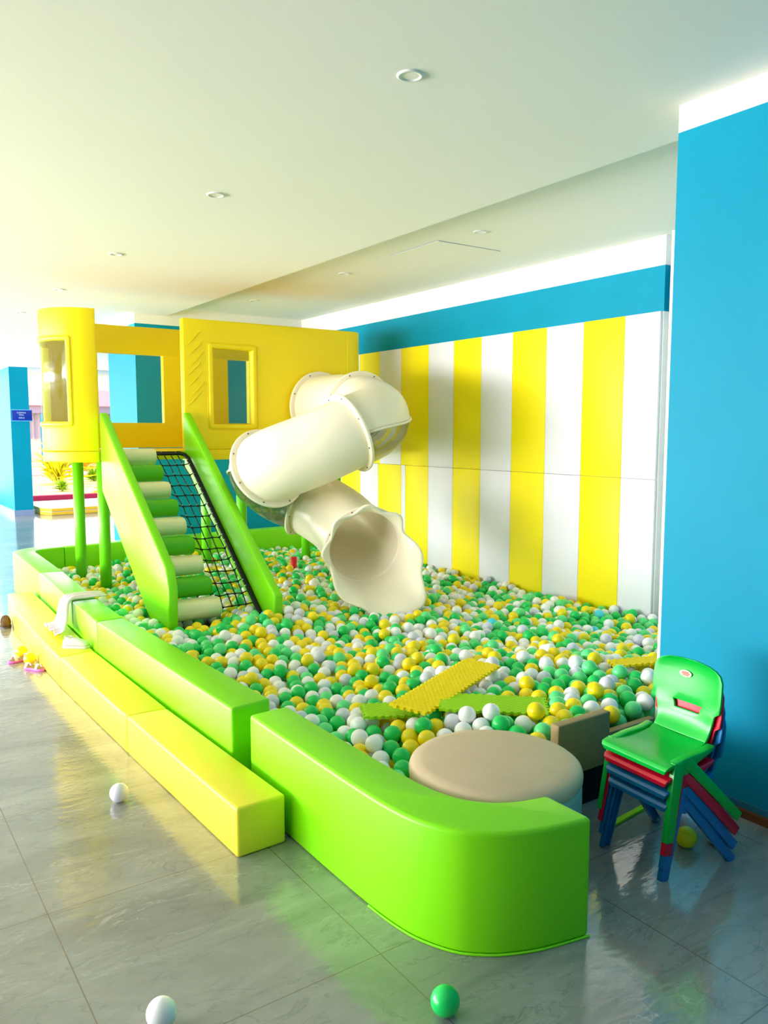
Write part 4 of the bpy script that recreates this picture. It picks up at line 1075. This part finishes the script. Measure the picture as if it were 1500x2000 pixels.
for k in cand:
    if cnt[k] == 0: continue
    hit = 0
    for off in ((0, 0, 0.03), (0.02, -0.015, 0.015), (-0.02, 0.015, 0.015), (0, 0, -0.01)):
        tgt = Vector(P[k]) + Vector(off); d = tgt - co; L_ = d.length
        ok, loc, nrm, idx, ob, mtx = SC.ray_cast(dg, co, d.normalized(), distance=L_ - 0.03)
        if not ok: hit += 1
    score.append((cnt[k] * hit / 4.0, k))
score.sort(reverse=True); top300 = [k for s, k in score[:300]]
vis = cnt > 0
def zone(x, y):
    if math.hypot(x - 1.825, y - 1.972) < 0.43: return 'right behind the beige round stool'
    if x < 1.72 and y < 2.9: return 'along the inside of the curved lime block'
    if x < 1.95 and y < 3.1: return 'between the curved lime block and the mats'
    if x > 2.95 and y < 3.0: return 'behind the green chair back'
    if x > 2.4 and y < 2.5: return 'piled behind the taupe bar'
    if x > 2.55 and y < 3.1: return 'right of the yellow mat'
    if y < 2.75: return 'beside the lime green mat'
    if x < 2.25 and y < 3.3: return 'left of the yellow mat'
    if y < 3.5 and x < 3.1: return 'just behind the yellow mat'
    if x > 3.6: return 'towards the striped wall'
    if x < 1.8: return 'along the inside of the long lime border'
    if y > 4.4 and x < 2.7: return 'at the foot of the climbing ramp'
    if y > 4.2: return 'below the slide mouth'
    if x < 2.5: return 'in the left middle of the pit'
    return 'in the open middle of the pit'
for k in top300:
    zt = zone(P[k][0], P[k][1]); cn = BALLK[cols[k]]
    ball(*P[k], cn, f'{cn} pit ball {zt}', f'{cn} pit balls {zt}')
rest = np.array(sorted(set(range(len(P))) - set(top300)))
def merged(name, idx, u, v):
    bm = bmesh.new(); bmesh.ops.create_uvsphere(bm, u_segments=u, v_segments=v, radius=RB)
    bm.verts.ensure_lookup_table(); V = np.array([vv.co[:] for vv in bm.verts])
    loops, starts, totals = [], [], []
    for f in bm.faces:
        starts.append(len(loops)); totals.append(len(f.verts)); loops += [vv.index for vv in f.verts]
    bm.free(); loops = np.array(loops); starts = np.array(starts); totals = np.array(totals); n = len(idx); nv = len(V)
    return V, loops, starts, totals
me = bpy.data.meshes.new('plastic_balls')
AV, AL, AS, AT, AM = [], [], [], [], []; vo = lo = 0
for idx, (u, v) in ((rest[vis[rest]], (18, 11)), (rest[~vis[rest]], (10, 6))):
    V, loops, starts, totals = merged('', idx, u, v)
    n = len(idx)
    AV.append((P[idx][:, None, :] + V[None]).reshape(-1, 3))
    AL.append((loops[None] + (np.arange(n) * len(V))[:, None] + vo).ravel()); AS.append((starts[None] + (np.arange(n) * len(loops))[:, None] + lo).ravel())
    AT.append(np.tile(totals, n)); AM.append(np.repeat(cols[idx], len(totals)))
    vo += n * len(V); lo += n * len(loops)
AV, AL, AS, AT, AM = map(np.concatenate, (AV, AL, AS, AT, AM))
me.vertices.add(len(AV)); me.vertices.foreach_set('co', AV.ravel().astype(np.float32))
me.loops.add(len(AL)); me.loops.foreach_set('vertex_index', AL.astype(np.int32))
me.polygons.add(len(AS)); me.polygons.foreach_set('loop_start', AS.astype(np.int32)); me.polygons.foreach_set('loop_total', AT.astype(np.int32))
for k in BALLK: me.materials.append(M['ball ' + k])
me.polygons.foreach_set('material_index', AM.astype(np.int32)); me.polygons.foreach_set('use_smooth', np.ones(len(AS), bool))
me.update(calc_edges=True)
o = bpy.data.objects.new('plastic_balls', me); COL.objects.link(o)
tag(o, 'green, yellow and white plastic balls filling the rest of the ball pit', 'balls', None, 'stuff')
print('BALLS', len(P), 'visible', int(vis.sum()))
